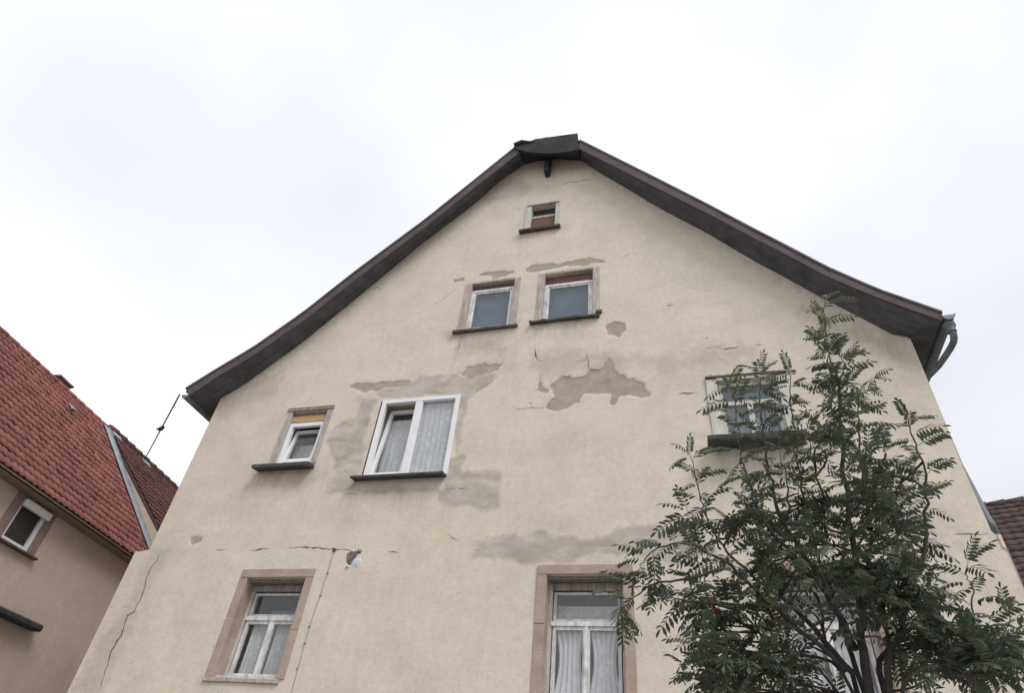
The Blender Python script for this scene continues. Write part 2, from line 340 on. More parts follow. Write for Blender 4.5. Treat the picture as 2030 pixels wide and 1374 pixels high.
STN_SHADE = [crop(*A8, [(230, 470), (330, 445), (520, 470), (560, 520), (440, 545), (260, 540)]),
       crop(*A4, [(560, 160), (640, 150), (1020, 175), (1110, 260), (900, 290), (600, 280)]),
       crop(*A4, [(1120, 180), (1560, 150), (1560, 240), (1300, 270), (1150, 260)]),
       crop(*A2, [(560, 1080), (980, 1070), (960, 1150), (700, 1160)]),  # directly below the small window's sill: sill shade painted onto the wall
       crop(*A3, [(360, 370), (560, 330), (600, 440), (340, 470)]), crop(*A3, [(100, 1240), (560, 1180), (420, 1370), (200, 1370)]),
       [(-8.5, 8.2), (-7.3, 8.6), (-7.2, 8.0), (-8.3, 7.5)], [(2.0, 8.9), (3.3, 7.9), (3.3, 7.5), (2.2, 8.3)], [(-8.7, 3.0), (-8.3, 5.1), (-8.05, 5.1), (-8.2, 3.0)]]

RUNS = []
for h_, wd in ((OPEN_UP['vent'], .9), (OPEN_UP['attic_l'], 1.0), (OPEN_UP['attic_r'], 1.2), (OPEN_UP['small'], .9), (OPEN_UP['big'], 1.1), (OPEN_UP['right'], 1.0)):
    RUNS += [[(h_[0] - .25, h_[2]), (h_[1] + .2, h_[2]), (h_[1] + .15, h_[2] - .45 * wd), (h_[0] - .2, h_[2] - .35 * wd)], [(h_[0] - .22, h_[2]), (h_[0] + .08, h_[2]), (h_[0] + .02, h_[2] - 1.0 * wd), (h_[0] - .14, h_[2] - .9 * wd)], [(h_[1] - .06, h_[2]), (h_[1] + .18, h_[2]), (h_[1] + .12, h_[2] - .9 * wd), (h_[1] - .0, h_[2] - 1.0 * wd)]]
RUNS += [[(-8.44, 8.05), (-2.9, 14.3), (-2.9, 14.0), (-8.2, 7.75)], [(3.3, 8.0), (-1.6, 14.1), (-1.6, 13.8), (3.1, 7.7)]]
def sdf(polys, X, Z):
    best = np.full(X.shape, .6)
    for P in polys:
        P = np.array(P); d = np.full(X.shape, 9.0); ins = np.zeros(X.shape, bool)
        for i in range(len(P)):
            a, b = P[i], P[(i + 1) % len(P)]; e = b - a
            t = np.clip(((X - a[0]) * e[0] + (Z - a[1]) * e[1]) / (e @ e), 0, 1)
            d = np.minimum(d, np.hypot(X - a[0] - t * e[0], Z - a[1] - t * e[1]))
            c = ((a[1] > Z) != (b[1] > Z)) & (X < (b[0] - a[0]) * (Z - a[1]) / (b[1] - a[1] + 1e-12) + a[0]); ins ^= c
        best = np.minimum(best, np.where(ins, -d, d))
    return best

LAT = rng.uniform(-1, 1, (512, 512))
def vnoise(X, Z, cell):
    u, v = X / cell + 97.3, Z / cell + 31.7; i, j = np.floor(u).astype(int), np.floor(v).astype(int); a, b_ = u - i, v - j; a = a * a * (3 - 2 * a); b_ = b_ * b_ * (3 - 2 * b_)
    g = lambda p, q: LAT[p % 512, q % 512]
    return (g(i, j) * (1 - a) + g(i + 1, j) * a) * (1 - b_) + (g(i, j + 1) * (1 - a) + g(i + 1, j + 1) * a) * b_
def wall_grid(name, x0, x1, z0, z1, holes, yoff, step=.026, topfun=None):
    def lines(a, b, extra):
        L = list(np.arange(a, b, step)) + [b]
        for e in extra: L = [l for l in L if abs(l - e) > step * .45 or l in (a, b)]
        return np.array(sorted(set(L) | set(extra)))
    xs = lines(x0, x1, [v for h in holes for v in h[:2]]); zs = lines(z0, z1, [v for h in holes for v in h[2:]])
    Xg, Zg = np.meshgrid(xs, zs, indexing='ij')
    wv = vnoise(Xg, Zg, .30) * .05 + vnoise(Xg, Zg, .13) * .045 + vnoise(Xg, Zg, .06) * .025
    SD = {nm: sdf(polys, Xg, Zg) + wv * k for nm, polys, k in (('cement', CEM, .75), ('bare', BARE, .8), ('stain_shade', STN_SHADE, 2.0), ('runs', RUNS, 2.0))}
    rec = np.clip(.5 - SD['bare'] / .03, 0, 1); pro = np.clip(.5 - SD['cement'] / .06, 0, 1)
    Y = ywave(Xg, Zg) + yoff + .014 * rec - .004 * pro * (1 - rec) + .003 * rec * vnoise(Xg, Zg, .07)
    nx, nz_ = len(xs), len(zs)
    cx = (xs[:-1] + xs[1:]) / 2; cz = (zs[:-1] + zs[1:]) / 2; CX, CZ = np.meshgrid(cx, cz, indexing='ij')
    keep = np.ones(CX.shape, bool)
    for h in holes: keep &= ~((CX > h[0]) & (CX < h[1]) & (CZ > h[2]) & (CZ < h[3]))
    if topfun is not None: keep &= CZ < np.interp(CX, tx, tz) + .07
    idx = np.arange(nx * nz_).reshape(nx, nz_); I, J = np.nonzero(keep)
    faces = np.stack([idx[I, J], idx[I + 1, J], idx[I + 1, J + 1], idx[I, J + 1]], 1)
    used = np.unique(faces); remap = -np.ones(nx * nz_, int); remap[used] = np.arange(len(used)); faces = remap[faces]
    vx, vy, vz = Xg.ravel()[used], Y.ravel()[used], Zg.ravel()[used]
    V = [(a, b, c) for a, b, c in zip(vx, vy, vz)]; F = [tuple(int(k) for k in f) for f in faces]
    nv = len(V)
    for h in holes:      # reveals
        for (a, b) in (((h[0], h[2]), (h[0], h[3])), ((h[1], h[3]), (h[1], h[2])), ((h[0], h[3]), (h[1], h[3])), ((h[1], h[2]), (h[0], h[2]))):
            o = len(V); V += [(a[0], yoff - .004, a[1]), (b[0], yoff - .004, b[1]), (b[0], yoff + .34, b[1]), (a[0], yoff + .34, a[1])]; F.append((o, o + 1, o + 2, o + 3))
    o0 = house.location; me = bpy.data.meshes.new(name)
    me.from_pydata([(a - o0.x, b, c) for a, b, c in V], [], F); me.update()
    me.polygons.foreach_set('use_smooth', [True] * len(faces) + [False] * (len(F) - len(faces)))
    for nm, polys in (('cement', CEM), ('bare', BARE), ('stain_shade', STN_SHADE), ('runs', RUNS)):
        at_ = me.attributes.new(nm, 'FLOAT', 'POINT'); vals = np.full(len(V), .6); vals[:nv] = SD[nm].ravel()[used]; at_.data.foreach_set('value', vals.astype(np.float32))
    me.materials.append(MT['wall']); ob = bpy.data.objects.new(name, me); COL.objects.link(ob); ob.parent = house; return ob
wall_u = wall_grid('wall', UX0, UX1, STEP, 14.6, list(OPEN_UP.values()), 0, topfun=True)
wall_l = wall_grid('wall', LX0, LX1, 0, STEP, list(OPEN_LO.values()), -.008)
tag(wall_u, label='cream upper wall with patched and peeling render'); tag(wall_l, label='cream lower wall with a long diagonal crack')
# ledge where the thicker lower storey ends, and the other walls
b = MB()
b.hexa([(LX0, .012, STEP - .002), (LX1 - .04, .012, STEP - .002), (LX1 - .04, 9.9, STEP - .002), (LX0, 9.9, STEP - .002)],
       [(UX0 - .02, +.012, STEP + .04), (UX1 + .015, +.012, STEP + .04), (UX1 + .015, 9.9, STEP + .05), (UX0 - .02, 9.9, STEP + .05)])
b.build('wall_ledge', 'wall_plain', house)
b = MB()
b.quad((LX0, -.008, 0), (LX0, 10, 0), (LX0, 10, STEP), (LX0, -.008, STEP)); b.quad((LX1, -.008, 0), (LX1, 10, 0), (LX1, 10, STEP - .18), (LX1, -.03, STEP - .18))
b.quad((LX1, -.03, STEP - .18), (LX1, 10, STEP - .18), (LX1 - .04, 10, STEP - .16), (LX1 - .04, -.03, STEP - .16)); b.quad((LX1 - .04, -.03, STEP - .16), (LX1 - .04, 10, STEP - .16), (LX1 - .04, 10, STEP), (LX1 - .04, -.03, STEP))
b.quad((UX0, 0, STEP), (UX0, 10, STEP), (UX0, 10, 8.2), (UX0, 0, 8.2)); b.quad((UX1, 0, STEP), (UX1, 10, STEP), (UX1, 10, 8.2), (UX1, 0, 8.2))
b.quad((LX0, 10, 0), (LX1, 10, 0), (LX1, 10, STEP), (UX1, 10, 8.1), (-1.6, 10, 14), (-2.9, 10, 14), (UX0, 10, 8.1), (LX0, 10, STEP))
b.build('side_wall', 'wall_plain', house)

# ---- cracks
def crack(pts, w=.012, seed=0):
    r = random.Random(seed); P = []
    pts = [Vector((*XZ(*q), 0)) for q in pts]
    for a, c in zip(pts, pts[1:]):
        n = max(1, int((c - a).length / .06))
        for k in range(n): q = a.lerp(c, k / n); P.append(q + Vector((r.uniform(-.012, .012), r.uniform(-.012, .012), 0)))
    P.append(pts[-1]); m = MB(); A = []; B = []
    for i, q in enumerate(P):
        d = (P[min(i + 1, len(P) - 1)] - P[max(i - 1, 0)]).normalized(); nrm = Vector((-d.y, d.x, 0))
        ww = .72 * w * r.uniform(.25, 1.25) * (.25 + .75 * math.sin(math.pi * min(.97, max(.03, i / max(1, len(P) - 1)))))
        y = ysurf(q.x, q.y) - .0045
        A.append(((q + nrm * ww / 2).x, y, (q + nrm * ww / 2).y)); B.append(((q - nrm * ww / 2).x, y, (q - nrm * ww / 2).y))
    m.loft(A, B); return m.build('crack', 'crack', wall_u if pts[0].y > STEP else wall_l)
def cc(o, s, pts): return [(o[0] + a / s, o[1] + b / s) for a, b in pts]
CRACKS = [([(320, 1092), (312, 1112), (300, 1125), (291, 1148), (283, 1180), (266, 1215), (254, 1222), (240, 1262), (222, 1290), (210, 1330), (200, 1362)], .026),
          ([(497, 1093), (515, 1090), (535, 1089)], .03), ([(572, 1088), (600, 1085), (630, 1088), (645, 1090)], .04), ([(640, 1089), (662, 1089), (700, 1091)], .018), ([(425, 1090), (455, 1092)], .016),
          (cc(*A3, [(760, 385), (830, 365), (900, 355), (1000, 340)]), .016), (cc(*A3, [(330, 465), (410, 455), (480, 440)]), .012), (cc(*A3, [(515, 520), (560, 515)]), .012), (cc(*A3, [(1150, 805), (1185, 785)]), .014),
          (cc(*A4, [(580, 140), (585, 195), (600, 208), (630, 212)]), .011), (cc(*A4, [(795, 212), (850, 207), (862, 170), (868, 215), (845, 240)]), .011), (cc(*A4, [(862, 240), (885, 255), (930, 258)]), .014),
          (cc(*A4, [(725, 297), (770, 290), (775, 275)]), .012), (cc(*A4, [(95, 1150), (130, 1170), (170, 1185)]), .014), (cc(*A4, [(1360, 388), (1440, 384)]), .014), (cc(*A4, [(470, 465), (560, 463), (640, 460)]), .012),
          (cc(*A7, [(0, 1210), (120, 1212)]), .014), (cc(*A7, [(1250, 190), (1300, 110)]), .016), (cc(*A7, [(1060, 395), (1180, 310), (1240, 265)]), .016), (cc(*A7, [(580, 290), (610, 264), (680, 262)]), .014), (cc(*A7, [(800, 1175), (950, 1168), (1050, 1175)]), .014),
          (cc(*A8, [(280, 475), (340, 465), (370, 480), (460, 465)]), .018), (cc(*A8, [(130, 725), (230, 715)]), .014), (cc(*A8, [(345, 535), (380, 540)]), .02), (cc(*A8, [(550, 458), (580, 452)]), .03), (cc(*A8, [(190, 945), (225, 948)]), .016),
          ([(1890, 1059), (1925, 1060), (1962, 1060)], .012), ([(915, 662), (911, 680), (907, 697)], .014), ([(848, 612), (880, 592), (905, 573)], .01), ([(740, 573), (748, 570), (755, 573)], .03), ([(1062, 690), (1064, 712)], .014),
          (cc((480, 790), 8.08, [(250, 1310), (150, 1250)]), .008), ([(772, 1094), (790, 1097)], .014), (cc(*A8, [(60, 240), (95, 235)]), .03), (cc(*A8, [(275, 420), (285, 415)]), .03), ([(360, 1072), (367, 1062)], .01), ([(1165, 735), (1168, 712)], .012), ([(1075, 776), (1060, 772)], .012)]
for i, (q, w) in enumerate(CRACKS): crack(q, w, i)

# ---- broken-out spot with white filler
p0 = at(703, 1108); cxs, czs = p0.x, p0.z
def blob(name, m, cx, cz, rx, rz, dy, par, seed, n=14):
    r = random.Random(seed); mb = MB(); vs = [(cx, ysurf(cx, cz) - dy, cz)]; fs = []
    for ringr, dd in ((.55, .8), (1, 0)):
        for k in range(n):
            a = 2 * math.pi * k / n; q = ringr * r.uniform(.78, 1.12); x = cx + rx * q * math.cos(a); z = cz + rz * q * math.sin(a)
            vs.append((x, ysurf(x, z) - dy * dd * r.uniform(.5, 1.2) + (.002 if dd == 0 else 0), z))
    for k in range(n): fs += [(0, 1 + k, 1 + (k + 1) % n), (1 + k, 1 + n + k, 1 + n + (k + 1) % n, 1 + (k + 1) % n)]
    return mb.add(vs, fs).build(name, m, par, True)
bl = blob('filler_patch', 'white', cxs + .05, czs - .05, .10, .09, .02, wall_l, 1); blob('exposed_rubble', 'rubble', cxs - .05, czs + .02, .09, .13, .022, wall_l, 3)
blob('exposed_rubble', 'white', cxs - .06, czs + .11, .04, .03, .035, wall_l, 4); blob('exposed_rubble', 'rubble', cxs + .05, czs + .1, .045, .04, .03, wall_l, 5); blob('exposed_rubble', 'white', cxs - .07, czs - .12, .04, .025, .03, wall_l, 6)

# ---- roof: profile of the verge, from the photograph onto the verge plane y = OV
def V3(pts, Y): return [Vector((XZ(*q, Y)[0], Y, XZ(*q, Y)[1])) for q in pts]
lf = V3([(374, 785), (432, 746), (500, 706), (600, 637), (700, 557), (740, 527), (840, 452), (928, 382), (1030, 302)], OV)
lt = V3([(368, 770), (432, 730), (500, 690), (600, 620), (700, 541), (740, 511), (840, 437), (905, 385), (1020, 292)], OV)
rf = V3([(1147, 294), (1300, 371), (1400, 421), (1500, 475), (1545, 497), (1640, 548), (1740, 590), (1868, 636)], OV)
rt = V3([(1150, 277), (1300, 352), (1400, 403), (1500, 456), (1545, 479), (1640, 529), (1740, 573), (1868, 618)], OV)
NS = 30
roof = None
def offset_y(P, dy): return [p + Vector((0, dy, 0)) for p in P]
BACK = 10.35
Rdg = Vector((-2.32, .75, 15.25))
r = MB()
for T in (lt, rt):
    T2 = resample(T, NS); T2 = [p + Vector((0, .012, .012)) for p in T2]
    r.loft(T2, [Vector((p.x, BACK, p.z)) for p in T2])
    U2 = [p + Vector((0, .02, -.07)) for p in T2]; r.loft(U2, [Vector((p.x, BACK, p.z)) for p in U2])
tl, tr_ = lt[-1] + Vector((0, .012, .012)), rt[0] + Vector((0, .012, .012))
rb = Vector((-2.32, BACK, 15.25))
r.quad(tl, Vector((tl.x, BACK, tl.z)), rb, Rdg); r.quad(tr_, Rdg, rb, Vector((tr_.x, BACK, tr_.z))); r.quad(tl, Rdg, tr_)
roof = r.build('roof', 'oldroof', house)
for T, Bm, nm in ((lt, lf, 0), (rt, rf, 1)):
    a = resample(T, NS); c = resample(Bm, NS); cuts = [0, 8, 15, 23, NS - 1]
    for k0, k1 in zip(cuts, cuts[1:]):
        jy = random.uniform(-.005, .005); sh = Vector((0, jy, random.uniform(-.004, .004))); e0 = .012 if k0 else 0
        aa = [p + sh for p in a[k0:k1 + 1]]; bb = [p + sh for p in c[k0:k1 + 1]]; aa[0] = aa[0].lerp(aa[1], e0); bb[0] = bb[0].lerp(bb[1], e0); m = MB()
        m.loft(aa, bb); m.loft(bb, offset_y(bb, .03)); m.loft(offset_y(bb, .03), offset_y(aa, .03)); m.loft(offset_y(aa, .03), aa)
        for e in (0, -1): m.quad(aa[e], bb[e], bb[e] + Vector((0, .03, 0)), aa[e] + Vector((0, .03, 0)))
        m.build('fascia_board', 'fascia', roof)
    # thin verge trim standing over the board
    ov = [p + Vector((0, -.018, .0)) for p in a]; lo = [p.lerp(q, .22) + Vector((0, -.018, 0)) for p, q in zip(a, c)]
    m = MB(); m.loft(ov, lo); m.loft(lo, offset_y(lo, .016)); m.loft(offset_y(ov, .03), ov); m.build('verge_trim', 'fascia', roof)
    # soffit boards between the wall and the verge board
    W = resample([Vector((x, .03, z)) for x, z in (wl if nm == 0 else wr)], NS); c2 = offset_y(c, .028)
    for k in range(4):
        t0, t1 = k / 4 + .008, (k + 1) / 4 - .008
        dz = (.0, .012, .004, .014)[k]
        A_ = [p.lerp(q, t0) + Vector((0, 0, dz)) for p, q in zip(c2, W)]; B_ = [p.lerp(q, t1) + Vector((0, 0, dz)) for p, q in zip(c2, W)]
        m = MB(); m.loft(A_, B_); up = Vector((0, 0, .03)); m.loft([p + up for p in A_], A_); m.loft(B_, [p + up for p in B_]); m.build('soffit_board', 'soffit', roof)
    # backing so no sky shows between boards
    m = MB(); m.loft([p + Vector((0, 0, .035)) for p in c2], [p + Vector((0, 0, .035)) for p in W]); m.build('soffit_backing', 'soffit', roof)
# side eaves
zr = wr[-1][1]; zl = wl[0][1]
eR, eL = rf[-1], lf[0]
for s, xw, e, z in ((1, UX1, eR, zr), (-1, UX0, eL, zl)):
    m = MB(); xe = e.x + s * .0
    m.quad((xw - s * .03, -.02, z + .012), (xe, OV + .03, e.z + .012), (xe, BACK, e.z + .012), (xw - s * .03, BACK, z + .012))
    m.quad((xe, OV + .03, e.z), (xe, OV + .03, e.z + .14), (xe, BACK, e.z + .14), (xe, BACK, e.z))
    m.build('eave_soffit', 'soffit', roof)
# half hip at the apex
hl, hr = lt[-1], rt[0]
wt = [Vector((*XZ(*q), 0)) for q in [(1038, 327), (1060, 319), (1105, 313), (1150, 317)]]
wt = [Vector((p.x, .03, p.y)) for p in wt]
YC = OV - .05
cap_t = V3([(1018, 291), (1024, 284), (1045, 282.5), (1062, 276), (1083, 271.5), (1112, 270.5), (1145, 264.5)], YC)
cap_b = V3([(1021, 293), (1028, 296), (1045, 300), (1062, 302), (1083, 303), (1112, 302), (1148, 296)], YC)
m = MB(); N_ = 14; ct, cb = resample(cap_t, N_), resample(cap_b, N_)
m.loft(ct, cb); m.loft(offset_y(cb, .04), offset_y(ct, .04)); m.loft(offset_y(ct, .04), ct); m.loft(cb, offset_y(cb, .04))
for e in (0, -1): m.quad(ct[e], cb[e], cb[e] + Vector((0, .04, 0)), ct[e] + Vector((0, .04, 0)))
m.build('hip_board', 'cap', roof)
m = MB(); m.loft(offset_y(resample(cap_b, N_), .035), resample(wt, N_)); m.build('hip_soffit', 'cap', roof)
q0, q1, q2 = at(1019, 287, YC - .02), at(1034, 281, YC - .02), at(1062, 280, YC - .02)
m = MB(); m.tube([q0, q1, q2 + Vector((0, .05, 0))], [.045, .05, .04], 6); m.build('loose_ridge_tile', 'cap', roof)
hr_ = MB(); up = Vector((0, 0, .02)); hr_.quad(*[p + up for p in (cap_t[0], cap_t[3], cap_t[-1])], Rdg + up); hr_.build('hip_roof', 'cap', roof)
# purlin end under the hip
bx = at(1084, 343, -.12); m = MB(); w = .055
m.hexa([(bx.x - w, -.19, bx.z), (bx.x + w, -.19, bx.z - .01), (bx.x + w, .02, bx.z + .02), (bx.x - w, .02, bx.z + .02)], [(bx.x - w, -.21, bx.z + .62), (bx.x + w, -.21, bx.z + .62), (bx.x + w, .02, bx.z + .62), (bx.x - w, .02, bx.z + .62)])
m.build('purlin_bracket', 'cap', house, bevel=.008)

def smooth_tube(P, n):
    P = [Vector(p) for p in P]; E = [P[0] * 2 - P[1]] + P + [P[-1] * 2 - P[-2]]; o_ = []
    for i in range(1, len(E) - 2):
        for k in range(n):
            t = k / n; a, b_, c, d = E[i - 1:i + 3]; o_.append(b_.lerp(c, t) * .5 + .25 * ((2 * b_) + (c - a) * t + (2 * a - 5 * b_ + 4 * c - d) * t * t + (3 * b_ - a - 3 * c + d) * t ** 3))
    return o_[:-(n - 1)] + [P[-2].lerp(P[-1], t / n) for t in range(1, n)] + [P[-1]]
# ---- gutters and downpipe
def gutter(x, z, y0, y1, R, m, name):
    mb = MB(); n = 10; prof = [(x + R * math.cos(math.pi + math.pi * k / n), z + R * math.sin(math.pi + math.pi * k / n)) for k in range(n + 1)]
    prof2 = [(x + (R - .006) * math.cos(math.pi + math.pi * k / n), z + (R - .006) * math.sin(math.pi + math.pi * k / n)) for k in range(n + 1)]
    for P, fl in ((prof, 0), (prof2, 1)): mb.loft([(a, y0, c) for a, c in P], [(a, y1, c) for a, c in P])
    mb.add([(a, y0, c) for a, c in prof], [tuple(range(n + 1))]); mb.add([(a, y1, c) for a, c in prof], [tuple(range(n + 1))])
    for s in (-1, 1): mb.tube([(x + s * R, y0 - .004, z + .004), (x + s * R, y1, z + .004)], .011, 6)
    ob = mb.build(name, m, house); return ob
gr_c = at(1879, 626, OV); gutter(gr_c.x + .0, gr_c.z, OV - .02, BACK, .08, 'zincdark', 'gutter')
gl_c = at(368, 783, OV); gl = gutter(gl_c.x, gl_c.z + .0, OV + .0, BACK, .075, 'zincdark', 'gutter')
for q in (at(1868, 623, OV - .03), at(1889, 626, OV - .03)): pass
m = MB()
g0 = Vector((gr_c.x, OV + .09, gr_c.z - .06))
pts = [g0, g0 + Vector((0, 0, -.09)), g0 + Vector((.004, .0, -.14)), g0 + Vector((.012, .02, -.21)), g0 + Vector((.005, .08, -.27)), g0 + Vector((-.03, .20, -.31)), g0 + Vector((-.12, .48, -.36)), (UX1 + .10, .42, g0.z - .44), (UX1 + .085, .47, g0.z - .6), (UX1 + .085, .40, 6.6), (UX1 + .062, .12, 5.35), (UX1 + .075, .1, 5.2), (LX1 + .06, .3, 4.98), (LX1 + .06, .5, 4.8), (LX1 + .06, .5, 0.0)]
m.tube(smooth_tube(pts, 4), [a_ for a_ in [.082, .058, .044] for _ in range(4)] + [.044] * (4 * (len(pts) - 4) + 1), 12)
dp = m.build('downpipe', 'zincdark', house, True)
m = MB()
m.tube([(UX1 + .085, .40, 6.6), (UX1 + .085, .392, 6.64)], .06, 12); m.build('pipe_clamp', 'zincdark', dp); m = MB()
m.tube([g0 + Vector((.002, 0, -.135)), g0 + Vector((.004, 0, -.165))], .06, 12); m.build('pipe_clamp', 'zincdark', dp)

# ---- windows
def frame4(mb, x0, x1, z0, z1, w, y0, y1, wb=None):
    wb = wb or w
    mb.box(x0, x0 + w, y0, y1, z0, z1); mb.box(x1 - w, x1, y0, y1, z0, z1)
    mb.box(x0 + w, x1 - w, y0 + .001, y1 - .001, z1 - w, z1 - .0005); mb.box(x0 + w, x1 - w, y0 + .001, y1 - .001, z0 + .0005, z0 + wb); return mb
def pane(x0, x1, z0, z1, y, par, m='glass', tilt=None):
    mb = MB(); mb.box(x0, x1, y, y + .004, z0, z1)
    if tilt: mb.rotx(*tilt)
    return mb.build('pane', m, par)
def curtain(x0, x1, z0, z1, y, par, m, folds=5, amp=.02, edge=None, seed=0, tilt=None):
    nx, nz_ = 28, 14; mb = MB(); vs = []; rr = random.Random(seed); ph = rr.uniform(0, 6)
    for j in range(nz_ + 1):
        v = j / nz_; z = z0 + (z1 - z0) * v
        a, c = (edge(v) if edge else (0, 1))
        for i in range(nx + 1):
            u = i / nx; x = x0 + (x1 - x0) * (a + (c - a) * u); vs.append((x, y + amp * math.sin(ph + u * folds * 2 * math.pi + .7 * math.sin(3 * v + ph)), z))
    fs = [(j * (nx + 1) + i, j * (nx + 1) + i + 1, (j + 1) * (nx + 1) + i + 1, (j + 1) * (nx + 1) + i) for j in range(nz_) for i in range(nx)]
    return mb.add(vs, fs).build('curtain', m, par, True)
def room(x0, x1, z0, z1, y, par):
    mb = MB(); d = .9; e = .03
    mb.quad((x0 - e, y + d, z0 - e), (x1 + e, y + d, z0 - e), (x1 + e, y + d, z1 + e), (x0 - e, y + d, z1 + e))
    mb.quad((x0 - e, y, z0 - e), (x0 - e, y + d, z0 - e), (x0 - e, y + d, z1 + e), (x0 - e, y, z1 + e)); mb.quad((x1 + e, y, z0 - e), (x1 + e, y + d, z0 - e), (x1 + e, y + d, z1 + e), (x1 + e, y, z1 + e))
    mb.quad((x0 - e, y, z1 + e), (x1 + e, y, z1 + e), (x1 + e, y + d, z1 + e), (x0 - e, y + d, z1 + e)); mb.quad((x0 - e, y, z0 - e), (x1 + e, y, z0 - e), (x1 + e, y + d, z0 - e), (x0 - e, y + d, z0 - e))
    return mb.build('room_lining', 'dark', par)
def sill(x0, x1, z1, depth, th, par, m, slope=.03, ragged=0, y1=.05, cut=.0):
    mb = MB(); n = 14
    P = []
    for k in range(n + 1):
        u = k / n; x = x0 + (x1 - x0) * u; j = random.uniform(-ragged, ragged)
        P.append([(x, -depth + j, z1 - slope - th + j * .6), (x, y1, z1 - th - cut), (x, y1, z1), (x, -depth + j, z1 - slope)])
    for k in range(n):
        a, c = P[k], P[k + 1]; mb.add(a + c, [(0, 4, 5, 1), (1, 5, 6, 2), (2, 6, 7, 3), (3, 7, 4, 0)])
    mb.add(P[0], [(0, 1, 2, 3)]); mb.add(P[-1], [(3, 2, 1, 0)])
    return mb.build('sill', m, par)

# lower storey windows with sandstone surrounds
def stone_window(h, lab, curt, open_l=False):
    x0, x1, z0, z1 = h
    Y = .20
    f = MB(); frame4(f, x0 - .01, x1 + .01, z0 - .01, z1 + .01, .06, Y, Y + .08, .07)
    w = f.build('window', 'oldpaint', house); w['label'] = lab
    b_ = MB(); b_.box(x0 + .05, x1 - .05, Y - .02, Y + .07, z1 - .135, z1 - .045); b_.build('head_board', 'wood', w); b_ = MB(); b_.box(x0 + .0, x1 - .0, .06, Y - .001, z1 - .035, z1 - .002); b_.build('head_lining', 'wood', w)  # dark timber tone carries the shade of the recessed window head
    # sandstone blocks
    t = -.026; R_ = .15; oz = .125; rec = .19
    for s, xa, xb in ((0, x0 - .125, x0 + .004), (1, x1 - .004, x1 + .125)):
        zz = [z0 - .0, z0 + (z1 - z0) * (.46 if s else .57), z1]
        for k in range(2):
            b_ = MB(); b_.box(xa, xb, t + random.uniform(-.002, .002), Y + .02, zz[k] + .0015, zz[k + 1] - .0015); b_.build('jamb_stone', 'stone', w, bevel=.006)
    b_ = MB(); b_.box(x0 - .125, x1 + .125, t - .002, Y + .02, z1 + .001, z1 + oz); b_.build('lintel_stone', 'stone', w, bevel=.006)
    b_ = MB(); b_.box(x0 - .12, x1 + .06, -.05, Y + .02, z0 - .055, z0 - .002); b_.build('sill_stone', 'greywood', w, bevel=.006)
    # window board at the foot
    b_ = MB(); b_.box(x0 + .01, x1 - .01, .03, Y + .04, z0 - .0, z0 + .04); b_.build('sill_board', 'oldpaint', w)
    zt = z0 + (z1 - z0) * .62; xm = (x0 + x1) / 2; a0, a1 = x0 + .065, x1 - .065; zt1 = z1 - .15
    s_ = MB(); frame4(s_, a0, a1, zt + .025, zt1, .035, Y + .012, Y + .065); top_ = s_.build('transom_light', 'oldpaint', w)
    pane(a0 + .03, a1 - .03, zt + .055, zt1 - .03, Y + .035, top_, 'glass')
    b_ = MB(); b_.box(x0 + .045, x1 - .045, Y - .012, Y + .07, zt - .03, zt + .024); b_.build('transom_bar', 'paint', w)
    for k, (p, q) in enumerate(((a0, xm - .002), (xm + .002, a1))):
        s_ = MB(); frame4(s_, p, q, z0 + .065, zt - .032, .042, Y + .008, Y + .06); sh = s_.build('sash', 'paint', w); pane(p + .038, q - .038, z0 + .1, zt - .07, Y + .033, sh)
    b_ = MB(); b_.box(xm - .022, xm + .022, Y - .008, Y + .0075, z0 + .07, zt - .034); b_.build('sash_cover_strip', 'paint', w)
    for k, (p, q) in enumerate(((a0, xm), (xm, a1))):
        if curt: 
            ef = (lambda v: (.02 + .26 * math.sin(math.pi * min(1, v * .98)) ** 1.5 * .55, .98 - .28 * math.sin(math.pi * min(1, v * .98)) ** 1.5 * .55))
            curtain(p + .01, q - .01, z0 + .03, zt + .01, Y + .085, w, 'net', 5, .018, ef, k + 11)
        else: curtain(p + (.07 if k == 0 else .03), q, z0 + .03, zt + .0, Y + .10, w, 'grey_net', 6, .018, None, k + 3)
    if curt: curtain(a0, a1, zt - .05, zt + .27, Y + .17, w, 'grey_net', 9, .012, None, 40)
    else: 
        b_ = MB(); b_.box(a0 + .15, a1, Y + .3, Y + .31, zt, zt + .2); b_.build('inner_blind', 'pane_backing', w)
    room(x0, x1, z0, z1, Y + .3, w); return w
stone_window(OPEN_LO['low_l'], 'sandstone-framed window with plain grey net curtains', False)
stone_window(OPEN_LO['low_m'], 'sandstone-framed window with tied white lace curtains', True)
stone_window(OPEN_LO['low_r'], 'sandstone-framed window with white curtains behind the tree', True)

# large white two-leaf window
x0, x1, z0, z1 = OPEN_UP['big']; f = MB(); Y = -.035
frame4(f, x0 - .005, x1 + .005, z0, z1 + .005, .075, Y, Y + .08, .05); xm = -4.24
f.box(xm - .06, xm + .06, Y + .002, Y + .078, z0 + .05, z1 - .07)
wb = f.build('window', 'pvc', house, bevel=.004); wb['label'] = 'big white plastic window with one leaf tilted open and lace curtains'
s_ = MB(); frame4(s_, x0 + .075, xm - .05, z0 + .045, z1 - .075, .06, Y + .035, Y + .09); s_.rotx(-math.radians(7.5), Y + .06, z0 + .05); sh = s_.build('tilted_sash', 'pvc', wb)
pane(x0 + .125, xm - .10, z0 + .1, z1 - .13, Y + .06, sh, 'glass', (-math.radians(7.5), Y + .06, z0 + .05))
s_ = MB(); frame4(s_, xm + .055, x1 - .068, z0 + .047, z1 - .068, .012, Y + .03, Y + .06); sh = s_.build('fixed_bead', 'pvc', wb); pane(xm + .06, x1 - .075, z0 + .05, z1 - .075, Y + .045, sh, 'glass')
